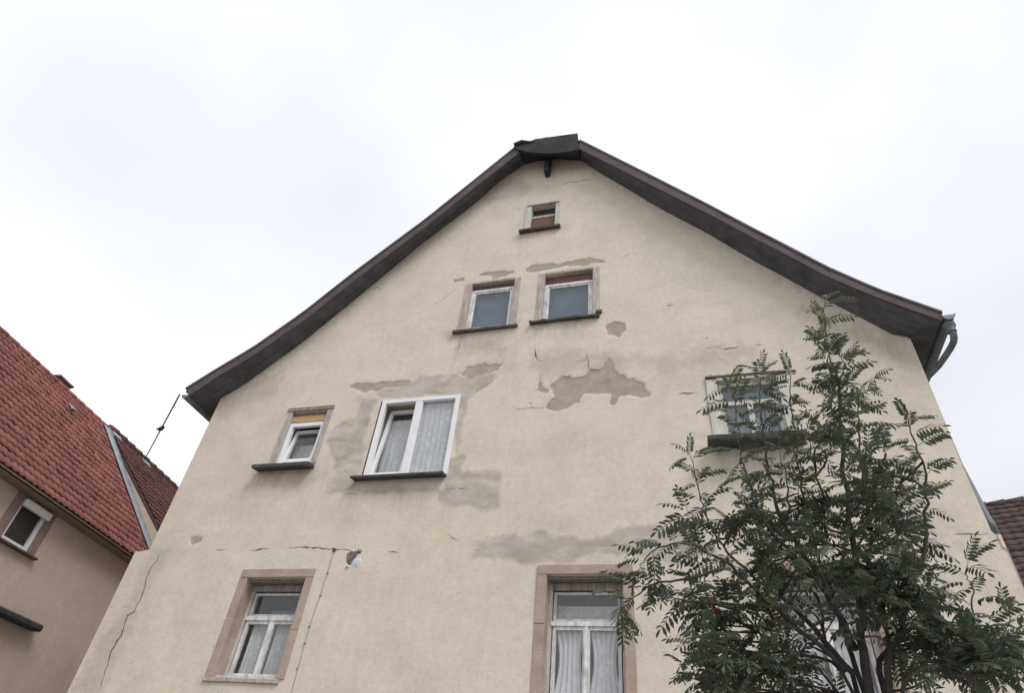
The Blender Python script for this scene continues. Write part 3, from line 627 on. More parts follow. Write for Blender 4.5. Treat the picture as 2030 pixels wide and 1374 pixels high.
curtain(xm + .02, x1 - .04, z0 + .02, z1 - .05, Y + .10, wb, 'lace', 7, .012, None, 5); curtain(x0 + .06, xm, z0 + .02, z1 - .24, Y + .30, wb, 'lace', 6, .012, None, 8)
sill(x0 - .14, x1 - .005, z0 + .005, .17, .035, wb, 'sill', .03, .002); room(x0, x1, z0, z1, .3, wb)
b_ = MB(); b_.box(x0 - .04, x0 - .006, -.012, .05, z0, z1); b_.build('side_joint', 'cable', wb)

# small tilted window with weathered timber surround and raw board
x0, x1, z0, z1 = OPEN_UP['small']; f = MB(); zf = 7.385
frame4(f, x0 + .015, x1 - .01, z0 + .01, zf, .075, .03, .10); ws = f.build('window', 'pvc', house, bevel=.004); ws['label'] = 'small white plastic window, tilted open, below a raw yellow board'
s_ = MB(); frame4(s_, x0 + .085, x1 - .08, z0 + .075, zf - .07, .055, .055, .11); s_.rotx(-math.radians(9), .08, z0 + .08); sh = s_.build('tilted_sash', 'pvc', ws)
pane(x0 + .135, x1 - .13, z0 + .125, zf - .12, .08, sh, 'glass', (-math.radians(9), .08, z0 + .08))
b_ = MB(); b_.box(x0 + .01, x1 - .005, .035, .07, zf + .02, z1 - .075); b_.build('infill_board', 'ywood', ws)
b_ = MB(); b_.box(x0 + .01, x1 - .005, .06, .09, zf, z1); b_.build('infill_backing', 'wood', ws)
for a in ((x0 - .09, x0 + .012, z0 - .03, z1), (x1 - .012, x1 + .09, z0 - .03, z1)):
    b_ = MB(); b_.box(a[0], a[1], -.022, .16, a[2], a[3]); b_.build('surround_board', 'greywood', ws, bevel=.006)
b_ = MB(); b_.box(x0 - .10, x1 + .10, -.03, .16, z1 + .001, z1 + .085); b_.build('surround_board', 'wood', ws, bevel=.006)
b_ = MB(); b_.box(x0 + .013, x1 - .013, -.02, .16, z0 - .06, z0 + .009); b_.build('surround_board', 'wood', ws, bevel=.006)
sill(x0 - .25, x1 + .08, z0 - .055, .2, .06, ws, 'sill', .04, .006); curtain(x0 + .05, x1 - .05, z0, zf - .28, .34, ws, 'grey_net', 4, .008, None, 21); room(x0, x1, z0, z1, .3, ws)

# two attic windows
for key, lab, zt, red in (('attic_l', 'attic window with flaking white frame and thin reddish sill', 10.235, 1), ('attic_r', 'attic window with flaking white frame and broken mossy sill', 10.15, 0)):
    x0, x1, z0, z1 = OPEN_UP[key]; f = MB(); frame4(f, x0 + .005, x1 - .005, z0 + .005, zt, .055, .05, .11); frame4(f, x0 + .062, x1 - .062, z0 + .062, zt - .057, .035, .065, .10)
    wa = f.build('window', 'paint', house); wa['label'] = lab
    pane(x0 + .09, x1 - .09, z0 + .09, zt - .09, .08, wa, 'dirtyglass'); b_ = MB(); b_.box(x0 + .05, x1 - .05, .16, .165, z0 + .03, zt - .03); b_.build('pane_backing', 'pane_backing', wa)  # opaque blue-grey sheet added behind the panes to give them a flat tone
    b_ = MB(); b_.box(x0, x1, .09, .12, zt, z1); b_.build('top_board', 'bwood', wa)
    for a in ((x0 - .125, x0 + .004), (x1 - .004, x1 + .115)):
        b_ = MB(); b_.box(a[0], a[1], -.02, .14, z0 - .03, z1 + .02 - (.0 if red else .0)); b_.jitter(.004); b_.build('surround_board', 'greywood', wa, bevel=.005)
    b_ = MB(); b_.box(x0 + .006, x1 - .006, -.012, .14, z1 - .002, z1 + .055); b_.jitter(.004); b_.build('surround_board', 'greywood', wa, bevel=.005)
    if red: sill(x0 - .2, x1 + .15, z0 - .005, .055, .055, wa, 'sillred', .02, .006)
    else: sill(x0 - .2, x1 + .12, z0 - .005, .1, .04, wa, 'sill', .03, .02); b_ = MB(); b_.box(x1 + .06, x1 + .16, -.05, .02, z0 + .03, z0 + .085); b_.jitter(.012); b_.build('sill_remnant', 'sill', wa)
    room(x0, x1, z0, z1, .3, wa)
# top vent
x0, x1, z0, z1 = OPEN_UP['vent']; f = MB(); f.box(x0 - .115, x0 + .01, -.02, .13, z0 - .02, z1 + .0); f.box(x1 - .01, x1 + .075, -.02, .13, z0 - .02, z1 + .0); f.jitter(.004)
wv = f.build('window', 'oldpaint', house, bevel=.006); wv['label'] = 'small boarded vent opening high in the gable'
b_ = MB(); b_.box(x0 - .10, x1 + .07, -.03, .13, z1 + .002, z1 + .045); b_.jitter(.004); b_.build('surround_board', 'wood', wv)
b_ = MB(); b_.box(x0 + .011, x1 - .011, .06, .085, z0, z0 + .40); b_.build('lower_board', 'bwood', wv); b_ = MB(); b_.box(x0 + .011, x1 - .011, .07, .10, z0 + .45, z0 + .52); b_.rotx(.05, .08, z0 + .5); b_.build('cross_bar', 'greywood', wv)
b_ = MB(); b_.box(x0 + .011, x1 - .011, .12, .14, z0 + .40, z1); b_.build('shutter_board', 'dark', wv)
sill(x0 - .2, x1 + .12, z0 - .02, .09, .055, wv, 'sillred', .02, .004)
# pale timber window behind the tree
x0, x1, z0, z1 = OPEN_UP['right']; f = MB(); frame4(f, x0, x1, z0, z1, .07, .06, .13); zt = 7.17; xm = (x0 + x1) / 2
f.box(x0 + .07, x1 - .07, .055, .125, zt - .035, zt + .035); f.box(xm - .04, xm + .04, .056, .124, z0 + .07, zt - .035); wr_ = f.build('window', 'palewood', house, bevel=.004); wr_['label'] = 'pale green-white timber window with a deep dark sill behind the tree'
for a in ((x0 - .15, x0 + .004), (x1 - .004, x1 + .15)):
    b_ = MB(); b_.box(a[0], a[1], -.025, .15, z0 - .02, z1 + .02); b_.build('surround_board', 'palewood', wr_, bevel=.006)
b_ = MB(); b_.box(x0 + .006, x1 - .006, -.022, .15, z1 - .001, z1 + .05); b_.build('surround_board', 'palewood', wr_, bevel=.006)
b_ = MB(); b_.box(x0 - .15, x1 + .15, -.035, .1, z1 + .052, z1 + .085); b_.build('drip_board', 'bwood', wr_); b_ = MB(); b_.box(x0 - .05, x1 + .15, -.02, .1, z1 + .087, z1 + .15); b_.build('head_board', 'palewood', wr_)
for a in ((x0 + .07, x1 - .07, zt + .035, z1 - .07), (x0 + .07, xm - .04, z0 + .07, zt - .035), (xm + .04, x1 - .07, z0 + .07, zt - .035)): pane(*a, .09, wr_, 'dirtyglass')
curtain(x0 + .05, x1 - .05, z0, zt, .2, wr_, 'grey_net', 8, .012, None, 31); b_ = MB(); b_.box(x0 + .05, x1 - .05, .2, .21, zt, z1 - .05); b_.build('pane_backing', 'pane_backing', wr_)
sill(x0 - .24, x1 + .16, z0 - .015, .34, .06, wr_, 'sill', .035, .006); room(x0, x1, z0, z1, .3, wr_)

# ================================================================== tiles
def tile_mesh(w, l, m, name='tile'):
    prof = [(-.5, .0), (-.34, .017), (-.16, .023), (.02, .012), (.2, .002), (.42, .0), (.56, .012)]
    vs = []; fs = []; n = len(prof)
    for v, lift in ((-.06, .026), (1.0, .006)):
        for u, h in prof: vs.append((u * w, v * l, h + lift))
    for u, h in prof: vs.append((u * w, -.06 * l, h + .006))
    for i in range(n - 1): fs += [(i, i + 1, n + i + 1, n + i), (2 * n + i, 2 * n + i + 1, i + 1, i)]
    me = bpy.data.meshes.new(name); me.from_pydata(vs, [], fs); me.update(); me.polygons.foreach_set('use_smooth', [k % 2 == 0 for k in range(len(fs))]); me.materials.append(MT[m]); return me
def project(p):
    d = Vector(p) - CAM; z = d.dot(FWD)
    if z <= 0: return (-9999, -9999, 1)
    return IW / 2 + FPX * d.dot(RGT) / z, IH / 2 - FPX * d.dot(UPV) / z, z
def lay_tiles(parent, O, U, V, nu, nv, w, l, m, limit, seed, j0=0):
    """O eave corner, U along eave, V up slope; tiles as parts for the largest in view, rest joined"""
    r = random.Random(seed); Nn = U.cross(V).normalized(); me = tile_mesh(w, l, m); spots = []
    base = root_loc(parent)
    for j in range(nv):
        for i in range(nu):
            p = O + U * ((i + .5) * w) + V * (j * l) + Nn * (.012 + r.uniform(-.006, .006))
            a = r.uniform(-.02, .02); rot = Matrix((U * math.cos(a) + V * math.sin(a), V * math.cos(a) - U * math.sin(a), Nn)).transposed().to_4x4()
            rot = rot @ Matrix.Rotation(r.uniform(-.015, .015), 4, 'X')
            x, y, z = project(p); inside = -15 < x < IW + 15 and -15 < y < IH + 15; spots.append((0 if inside else 1, z, p, rot))
    spots.sort(key=lambda s: (s[0], s[1])); rest = MB(); n0 = len(me.vertices)
    V0 = [v.co.copy() for v in me.vertices]; F0 = [tuple(f.vertices) for f in me.polygons]
    for k, (ins, z, p, rot) in enumerate(spots):
        T = Matrix.Translation(p - base) @ rot
        if k < limit:
            o = bpy.data.objects.new('tile', me); COL.objects.link(o); o.parent = parent; o.matrix_local = T
        else:
            T2 = Matrix.Translation(p) @ rot; rest.add([T2 @ v for v in V0], F0)
    if rest.v: tag(rest.build('tile_rows', m, parent, True), kind='stuff')

# ================================================================== LEFT NEIGHBOURS
ang = math.radians(8); DR = Vector((-math.sin(ang), math.cos(ang), 0)); NN = Vector((math.cos(ang), math.sin(ang), 0)); P0 = Vector((-12, 0, 0)); UPZ = Vector((0, 0, 1))
def nb(s, n, z): return P0 + DR * s + NN * n + UPZ * z
nh = empty('neighbour_house', nb(0, -3.3, 0), 'taupe plaster house with a bright red tiled roof across the alley', 'house')
S0, S1 = -6.0, 4.08; PIT = math.radians(48); EZ, EN = 6.35, .3; RN = -3.27; RZ = EZ + (EN - RN) * math.tan(PIT)
def nbox(mb, s0, s1, n0, n1, z0, z1):
    return mb.hexa([nb(s0, n0, z0), nb(s1, n0, z0), nb(s1, n1, z0), nb(s0, n1, z0)], [nb(s0, n0, z1), nb(s1, n0, z1), nb(s1, n1, z1), nb(s0, n1, z1)])
W1 = (.14, .84, 5.44, 6.22)   # window opening s0 s1 z0 z1
m = MB()
for a in ((S0, W1[0], 0, 6.5), (W1[1], S1, 0, 6.5), (W1[0], W1[1], 0, W1[2]), (W1[0], W1[1], W1[3], 6.5)): m.quad(nb(a[0], 0, a[2]), nb(a[1], 0, a[2]), nb(a[1], 0, a[3]), nb(a[0], 0, a[3]))
for s in (S0, S1): m.quad(nb(s, 0, 0), nb(s, -6.7, 0), nb(s, -6.7, 6.5), nb(s, RN, RZ - .12), nb(s, 0, 6.5))
m.quad(nb(S0, -6.7, 0), nb(S1, -6.7, 0), nb(S1, -6.7, 6.5), nb(S0, -6.7, 6.5)); nw = m.build('wall', 'nwall', nh)
Vs = (NN * -math.cos(PIT) + UPZ * math.sin(PIT))
m = MB(); dn = (NN * math.sin(PIT) + UPZ * math.cos(PIT)) * .03
m.hexa([nb(S0, EN, EZ) - dn * 2, nb(S1, EN, EZ) - dn * 2, nb(S1, RN, RZ) - dn * 2, nb(S0, RN, RZ) - dn * 2], [nb(S0, EN, EZ), nb(S1, EN, EZ), nb(S1, RN, RZ), nb(S0, RN, RZ)])
m.quad(nb(S0, RN, RZ), nb(S1, RN, RZ), nb(S1, RN * 2 - EN, EZ), nb(S0, RN * 2 - EN, EZ)); nroof = m.build('roof', 'under', nh)
SLOPE = (EN - RN) / math.cos(PIT); rows = 20; tl_ = SLOPE / rows; tw = .172
lay_tiles(nroof, nb(S0 + .0, EN + .02, EZ - .02), DR, Vs, int((S1 - S0) / tw), rows, tw, tl_, 'tile', 300, 3)
# ridge tiles
m0 = MB(); m0.tube([(0, 0, 0), (.40, 0, .0)], [.08, .095], 8); rme = None
for k in range(int((S1 - S0) / .36)):
    if rme is None:
        o = m0.build('ridge_tile', 'tile', nroof, True, origin=(0, 0, 0)); rme = o.data
    else: o = bpy.data.objects.new('ridge_tile', rme); COL.objects.link(o); o.parent = nroof
    X = DR; Z = UPZ; Yv = Z.cross(X); R4 = Matrix((X, Yv, Z)).transposed().to_4x4()
    o.matrix_local = Matrix.Translation(nb(S0 + k * .36, RN, RZ + .01) - root_loc(nh)) @ R4
# eave: timber soffit and drip edge
m = MB(); nbox(m, S0, S1 - .02, -.02, EN - .03, EZ - .085, EZ - .065); m.build('eave_soffit', 'nsur', nh)
m = MB(); m.tube([nb(S0, EN + .0, EZ - .03), nb(S1, EN + .0, EZ - .03)], .02, 8); m.build('eave_edge', 'stone', nh)
# flashing at the far verge
m = MB(); fl = (NN * math.sin(PIT) + UPZ * math.cos(PIT))
for s0, s1, h0, h1 in ((S1 - .14, S1 + .09, .06, .06), (S1 + .09, S1 + .11, .075, .085)):
    m.hexa([nb(s0, EN, EZ) + fl * h0, nb(s1, EN, EZ) + fl * h0, nb(s1, RN, RZ) + fl * h0, nb(s0, RN, RZ) + fl * h0], [nb(s0, EN, EZ) + fl * (h1 + .012), nb(s1, EN, EZ) + fl * (h1 + .012), nb(s1, RN, RZ) + fl * (h1 + .012), nb(s0, RN, RZ) + fl * (h1 + .012)])
fo = m.build('verge_flashing', 'zinc', nroof)
# glazed vent tile
pv = nb(2.28, -2.62, EZ + (EN + 2.62) * math.tan(PIT)) + fl * .07; m = MB()
m.hexa([pv - DR * .09, pv + DR * .09, pv + DR * .09 + Vs * .24, pv - DR * .09 + Vs * .24], [pv - DR * .08 + fl * .05, pv + DR * .08 + fl * .05, pv + DR * .08 + Vs * .23 + fl * .01, pv - DR * .08 + Vs * .23 + fl * .01]); m.build('vent_tile', 'zinc', nroof)
# chimney
ch = MB(); c0 = (2.15, 2.6, RN - .7, RN - .2, 9.6, 10.62); nbox(ch, *c0); chim = ch.build('chimney', 'mortar', nroof)
bw, bh = .2, .09; bme = None
for row in range(5):
    z = 10.16 + row * bh
    for face in range(2):
        for i in range(3):
            mb = MB(); off = .1 if row % 2 else 0
            if face == 0:
                s0 = max(c0[0], c0[0] + i * .215 - off); s1 = min(c0[1], c0[0] + i * .215 - off + .205); nbox(mb, s0, s1, c0[3] - .01, c0[3] + .012, z, z + bh - .012)
            else:
                n0 = c0[2] + i * .19; nbox(mb, c0[0] - .012, c0[0] + .01, n0, min(c0[3] - .012, n0 + .18), z, z + bh - .012)
            mb.build('brick', 'brick', chim)
m = MB(); nbox(m, c0[0] - .05, c0[1] + .05, c0[2] - .05, c0[3] + .05, 10.62, 10.67); m.build('chimney_cap', 'brick', chim)
# window with roller-shutter box
m = MB(); a = W1
nbox(m, a[0], a[0] + .07, -.09, -.03, a[2], a[3]); nbox(m, a[1] - .07, a[1], -.09, -.03, a[2], a[3]); nbox(m, a[0] + .07, a[1] - .07, -.089, -.031, a[2], a[2] + .07); nbox(m, a[0] + .07, a[1] - .07, -.089, -.031, a[3] - .07, a[3])
nwin = m.build('window', 'pvc', nh); nwin['label'] = 'white plastic window with roller shutter box under the eave'
m = MB(); nbox(m, a[0] + .07, a[1] - .07, -.065, -.06, a[2] + .07, a[3] - .07); m.build('pane', 'glass', nwin)
m = MB(); nbox(m, a[0] + .02, a[1] + .02, -.02, .07, a[3] - .14, a[3] + .0); m.build('shutter_box', 'pvc', nwin, bevel=.012)
m = MB(); nbox(m, a[0] - .2, a[0] + .002, -.1, .012, a[2] - .02, 6.385); m.build('surround', 'nsur', nwin); m = MB(); nbox(m, a[1] - .002, a[1] + .17, -.1, .012, a[2] - .02, 6.385); m.build('surround', 'nsur', nwin); m = MB(); nbox(m, a[0] + .003, a[1] - .003, -.1, .010, a[3] + .002, 6.38); m.build('surround', 'nsur', nwin)
m = MB(); nbox(m, a[0] - .25, a[1] + .22, -.1, .10, a[2] - .06, a[2] - .021); m.build('sill', 'sillred', nwin, bevel=.006)
m = MB(); m.quad(nb(a[0] - .1, -.5, a[2] - .1), nb(a[1] + .1, -.5, a[2] - .1), nb(a[1] + .1, -.5, a[3] + .1), nb(a[0] - .1, -.5, a[3] + .1)); m.build('room_lining', 'dark', nwin)
m = MB(); nbox(m, -.5, 1.9, 0, .22, 4.33, 4.45); m.build('door_canopy', 'cap', nh, bevel=.03)

# second neighbour: darker, flatter roof behind the first
n2 = empty('far_neighbour_house', nb(7.2, -3.3, 0), 'ochre gabled house with a dark weathered red roof behind the bright tiled one', 'house')
T0, T1 = 4.2, 13; P2 = math.atan2(2.95, 3.05); E2N = 1.2; R2Z = 10.38; E2Z = R2Z - (E2N - RN) * math.tan(P2)
m = MB(); m.quad(nb(T0, E2N - .3, 0), nb(T1, E2N - .3, 0), nb(T1, E2N - .3, E2Z + .2), nb(T0, E2N - .3, E2Z + .2))
for s in (T0, T1): m.quad(nb(s, E2N - .3, 0), nb(s, -7.6, 0), nb(s, -7.6, E2Z + .2), nb(s, RN, R2Z - .1), nb(s, E2N - .3, E2Z + .2))
m.build('wall', 'nwall2', n2)
V2 = NN * -math.cos(P2) + UPZ * math.sin(P2); d2 = (NN * math.sin(P2) + UPZ * math.cos(P2)) * .03
m = MB(); m.hexa([nb(T0 + .02, E2N, E2Z) - d2 * 2, nb(T1, E2N, E2Z) - d2 * 2, nb(T1, RN, R2Z) - d2 * 2, nb(T0 + .02, RN, R2Z) - d2 * 2], [nb(T0 + .02, E2N, E2Z), nb(T1, E2N, E2Z), nb(T1, RN, R2Z), nb(T0 + .02, RN, R2Z)])
m.quad(nb(T0, RN, R2Z), nb(T1, RN, R2Z), nb(T1, RN * 2 - E2N, E2Z), nb(T0, RN * 2 - E2N, E2Z)); r2 = m.build('roof', 'under', n2)
SL2 = (E2N - RN) / math.cos(P2); rw2 = 21
lay_tiles(r2, nb(T0 + .03, E2N, E2Z), DR, V2, int((T1 - T0) / .2), rw2, .2, SL2 / rw2, 'tile2', 300, 5)
m = MB()
for k in range(22): m.tube([nb(T0 + .02 + k * .4, RN, R2Z + .02), nb(T0 + .37 + k * .4, RN, R2Z + .03)], [.10, .12], 8)
tag(m.build('ridge_tiles', 'tile2', r2, True), kind='stuff')
for s, z in ((4.25, 0), (5.75, 0)):
    pv = nb(s, -3.0, R2Z - (3.35 - 3.0) * math.tan(P2)) + d2 * 3; m = MB(); m.hexa([pv - DR * .05, pv + DR * .3, pv + DR * .3 + V2 * .2, pv - DR * .05 + V2 * .2], [q + d2 * 1.5 for q in (pv - DR * .05, pv + DR * .3, pv + DR * .3 + V2 * .2, pv - DR * .05 + V2 * .2)]); m.build('zinc_patch', 'zinc', r2)

# ================================================================== RIGHT NEIGHBOUR
D3 = Vector((.95, -.316, 0)).normalized(); F3 = Vector((-.316, -.95, 0)).normalized()
top3 = CAM + ray(1940, 1004) * 17.0; P3 = math.radians(45); RZ3 = top3.z - .06
V3u = F3 * -math.cos(P3) + UPZ * math.sin(P3); O3 = Vector((top3.x, top3.y, RZ3)) - D3 * 3.2
L3 = 6.4; LEN3 = 11.0; EV3 = O3 - V3u * L3
n3 = empty('brown_roof_house', (O3.x + D3.x * 5.5, O3.y + D3.y * 5.5, 0), 'house with a dark brown mossy tiled roof seen past the gable corner', 'house')
m = MB(); dn3 = (F3 * math.sin(P3) + UPZ * math.cos(P3)) * .03
m.hexa([EV3 - dn3 * 2, EV3 + D3 * LEN3 - dn3 * 2, O3 + D3 * LEN3 - dn3 * 2, O3 - dn3 * 2], [EV3, EV3 + D3 * LEN3, O3 + D3 * LEN3, O3])
bk = O3 - F3 * (L3 * math.cos(P3)) - UPZ * (L3 * math.sin(P3)); m.quad(O3, O3 + D3 * LEN3, bk + D3 * LEN3, bk); r3 = m.build('roof', 'under', n3)
m = MB(); w0 = EV3 - F3 * .4; zt3 = EV3.z + .3
def gz(p, z): return Vector((p.x, p.y, z))
wb3 = bk + F3 * .4
m.quad(gz(w0, 0), gz(w0 + D3 * LEN3, 0), gz(w0 + D3 * LEN3, zt3), gz(w0, zt3)); m.quad(gz(wb3, 0), gz(wb3 + D3 * LEN3, 0), gz(wb3 + D3 * LEN3, zt3), gz(wb3, zt3))
for e in (.1, LEN3 - .1): m.quad(gz(w0 + D3 * e, 0), gz(wb3 + D3 * e, 0), gz(wb3 + D3 * e, zt3), O3 + D3 * e - UPZ * .1, gz(w0 + D3 * e, zt3))
m.build('wall', 'nwall2', n3)
rw3 = 20; lay_tiles(r3, EV3, D3, V3u, int(LEN3 / .22), rw3, .22, L3 / rw3, 'tile3', 300, 9)
m = MB()
for k in range(26): m.tube([O3 + D3 * (k * .42) + UPZ * .02, O3 + D3 * (k * .42 + .44) + UPZ * .035], [.10, .12], 8)
tag(m.build('ridge_tiles', 'tile3', r3, True), kind='stuff')

# ================================================================== CABLES
ca = at(356, 783, OV); cbp = nb(6.05, RN, 10.46)
mid = [ca.lerp(cbp, t) - UPZ * (.10 * math.sin(math.pi * t)) for t in [k / 12 for k in range(13)]]
cr_ = empty('overhead_cable', mid[6], 'thin dark overhead cable from the eave gutter to the far roof ridge', 'cable')
m = MB(); m.tube(mid, .016, 6); m.build('wire', 'cable', cr_)
q = ca.lerp(cbp, .36) - UPZ * .09; m = MB(); m.tube([q - Vector((.07, 0, .02)), q, q + Vector((.05, 0, .06))], [.03, .055, .03], 8); m.tube([q - Vector((.12, 0, .0)), q], .02, 6); m.build('insulator', 'cable', cr_)
pts = [(662, 1091), (655, 1108), (650, 1130), (642, 1152), (634, 1180), (625, 1205), (615, 1235), (607, 1262), (598, 1295), (588, 1330), (579, 1362)]
P3d = []
for q in pts:
    x, z = XZ(*q, -.035); P3d.append(Vector((x, ysurf(x, z) - .006, z)))
P3d.append(P3d[-1] + Vector((-.02, 0, -2.9)))
wc = empty('wall_cable', P3d[-1], 'thin clipped cable running down the wall beside the sandstone window with plain grey nets', 'cable')
m = MB(); m.tube(resample(P3d, 40), .004, 6); m.build('wire', 'stone', wc)
for q in ((648, 1136), (634, 1181), (612, 1243), (603, 1276), (588, 1326)):
    x, z = XZ(*q, -.035); m = MB(); m.box(x - .012, x + .012, ysurf(x, z) - .012, ysurf(x, z) + .004, z - .01, z + .01); m.build('cable_clip', 'wood', wc)
x, z = XZ(661, 1090, -.035); m = MB(); m.box(x - .02, x + .03, ysurf(x, z) - .02, ysurf(x, z) + .03, z - .02, z + .018); m.jitter(.006); m.build('junction_hole_cover', 'crack', wc)

# ================================================================== ROWAN TREE
BASE = Vector((.85, -4.2, 0))
tree = empty('rowan_tree', BASE, 'young multi-stemmed rowan tree with dark feathery leaves in front of the gable wall', 'tree')
rt_ = random.Random(21)
def T(x, y, Y): return at(x, y, Y)
STEMS = [  # pixel x, pixel y, depth y ; r0, r1, how much of the end carries leaves
    ([(1725, 1374, -4.2), (1705, 1200, -4.2), (1682, 1000, -4.2), (1668, 874, -4.2), (1665, 795, -4.2), (1657, 740, -4.2), (1641, 692, -4.2), (1633, 600, -4.2)], .034, .004, .6),
    ([(1768, 1374, -4.25), (1785, 1250, -4.3), (1828, 1110, -4.35), (1836, 1014, -4.4), (1829, 929, -4.4), (1808, 862, -4.4), (1799, 832, -4.4)], .026, .004, .5),
    ([(1712, 1374, -4.15), (1665, 1230, -4.0), (1615, 1080, -3.9), (1588, 950, -3.9), (1574, 850, -3.9), (1567, 783, -3.9), (1567, 740, -3.9)], .02, .0035, .42),
    ([(1700, 1290, -4.15), (1620, 1140, -4.1), (1550, 1030, -4.05), (1531, 965, -4.05), (1519, 904, -4.05), (1510, 831, -4.05), (1508, 771, -4.05), (1512, 738, -4.05)], .018, .0035, .5),
    ([(1690, 1340, -4.2), (1580, 1210, -4.3), (1490, 1140, -4.35), (1422, 1068, -4.4), (1386, 977, -4.4), (1370, 905, -4.4)], .016, .003, .5),
    ([(1680, 1330, -4.3), (1540, 1210, -4.5), (1430, 1110, -4.65), (1350, 1078, -4.75), (1292, 1095, -4.8), (1270, 1125, -4.8)], .013, .003, .5),
    ([(1690, 1374, -4.2), (1560, 1290, -4.4), (1450, 1225, -4.5), (1402, 1190, -4.55), (1396, 1130, -4.55), (1394, 1090, -4.55)], .013, .003, .4),
    ([(1790, 1374, -4.3), (1890, 1310, -4.4), (1928, 1230, -4.45), (1924, 1165, -4.45), (1914, 1125, -4.45)], .013, .003, .4),
    ([(1790, 1374, -4.3), (1900, 1345, -4.5), (1975, 1290, -4.6), (2005, 1225, -4.6)], .013, .003, .5),
    ([(1712, 1250, -4.2), (1725, 1060, -4.05), (1706, 920, -4.0), (1702, 843, -4.0), (1706, 780, -4.0), (1728, 748, -4.0)], .014, .003, .6),
    ([(1735, 1250, -4.3), (1775, 1090, -4.5), (1768, 980, -4.55), (1755, 900, -4.55)], .012, .003, .5),
    ([(1660, 1374, -4.25), (1540, 1330, -4.55), (1440, 1310, -4.7), (1375, 1280, -4.75)], .012, .003, .6),
    ([(1640, 1180, -4.1), (1560, 1090, -4.3), (1500, 1010, -4.4), (1484, 950, -4.4), (1470, 904, -4.4), (1459, 812, -4.4), (1450, 770, -4.4)], .013, .003, .5),
    ([(1700, 1374, -4.05), (1640, 1290, -3.95), (1625, 1200, -3.9), (1600, 1120, -3.9)], .018, .008, .2),
    ([(1752, 1374, -4.12), (1760, 1280, -4.1), (1742, 1180, -4.1), (1700, 1080, -4.1)], .024, .008, .2),
    ([(1560, 1374, -4.1), (1555, 1300, -4.1), (1530, 1230, -4.1)], .008, .005, .1),
    ([(1430, 1130, -4.65), (1350, 1150, -4.75), (1290, 1160, -4.8), (1250, 1190, -4.85), (1232, 1215, -4.85)], .007, .003, .6),
    ([(1430, 1090, -4.5), (1400, 1050, -4.55), (1366, 1015, -4.6)], .005, .003, .6),
    ([(1460, 1200, -4.5), (1380, 1195, -4.6), (1330, 1185, -4.65)], .006, .003, .6),
    ([(1640, 1000, -4.2), (1610, 920, -4.3), (1600, 860, -4.3)], .008, .003, .7),
    ([(1560, 1060, -4.2), (1560, 960, -4.1), (1545, 900, -4.1)], .008, .003, .7),
]
def leaf_verts(L, seed):
    r = random.Random(seed); vs = []; fs = []
    droop = r.uniform(.25, .75); side = r.uniform(-.15, .15); npair = r.choice((6, 6, 7))
    def rach(t):
        a = droop * t; return Vector((t * math.cos(a * .55), side * t * t, .06 * math.sin(3.14 * t) - .55 * droop * t * t))
    def add_strip(P, w):
        o = len(vs)
        for p in P: vs.append(p + Vector((0, w, 0))); vs.append(p - Vector((0, w, 0)))
        for i in range(len(P) - 1): fs.append((o + 2 * i, o + 2 * i + 1, o + 2 * i + 3, o + 2 * i + 2))
    add_strip([rach(t) for t in (0, .35, .7, 1)], .009)
    def leaflet(p, d, up, ln, w):
        o = len(vs); sidev = d.cross(up).normalized(); f = .18
        b = p; m1 = p + d * ln * .3; m2 = p + d * ln * .66 - up * ln * .05; t = p + d * ln - up * ln * .14
        vs.extend([b, m1 + sidev * w * .85 + up * w * f, m1, m1 - sidev * w * .85 + up * w * f, m2 + sidev * w + up * w * f - up * .0, m2, m2 - sidev * w + up * w * f, t])
        fs.extend([(o, o + 1, o + 2), (o, o + 2, o + 3), (o + 1, o + 4, o + 5, o + 2), (o + 2, o + 5, o + 6, o + 3), (o + 4, o + 7, o + 5), (o + 5, o + 7, o + 6)])
    for i in range(npair):
        t = .24 + .7 * i / (npair - 1) * .98
        tng = (rach(min(1, t + .05)) - rach(t - .05)).normalized()
        for s in (-1, 1):
            sw = Vector((0, s, 0)) ; d = (tng * r.uniform(.42, .62) + sw * 1.0 + Vector((0, 0, r.uniform(-.5, -.1)))).normalized()
            up = Vector((0, 0, 1)) ; up = (up - d * up.dot(d)).normalized()
            leaflet(rach(t), d, up, r.uniform(.27, .34) * (1 - .25 * abs(t - .55)), r.uniform(.043, .054))
    tng = (rach(1) - rach(.9)).normalized(); up = Vector((0, 0, 1)); up = (up - tng * up.dot(tng)).normalized(); leaflet(rach(1), tng, up, .27, .046)
    return [v * L for v in vs], fs
LEAFV = [leaf_verts(1.0, 100 + k) for k in range(10)]
LEAFM = []
for k, (vs, fs) in enumerate(LEAFV):
    me = bpy.data.meshes.new('leaf'); me.from_pydata([tuple(v) for v in vs], [], fs); me.update(); me.materials.append(MT['leaf']); LEAFM.append(me)
leaves = []   # (point, matrix3, scale, variant, solitary)
def put_leaf(p, out, L, solo):
    X = out.normalized(); Z = Vector((0, 0, 1)) - X * X.z
    if Z.length < .1: Z = Vector((0, 1, 0))
    Z.normalize(); Yv = Z.cross(X); R3 = Matrix((X, Yv, Z)).transposed() @ Matrix.Rotation(rt_.gauss(0, .35), 3, 'X')
    leaves.append((p, R3, L, rt_.randrange(len(LEAFV)), solo))
trunk = MB(); twigs = MB()
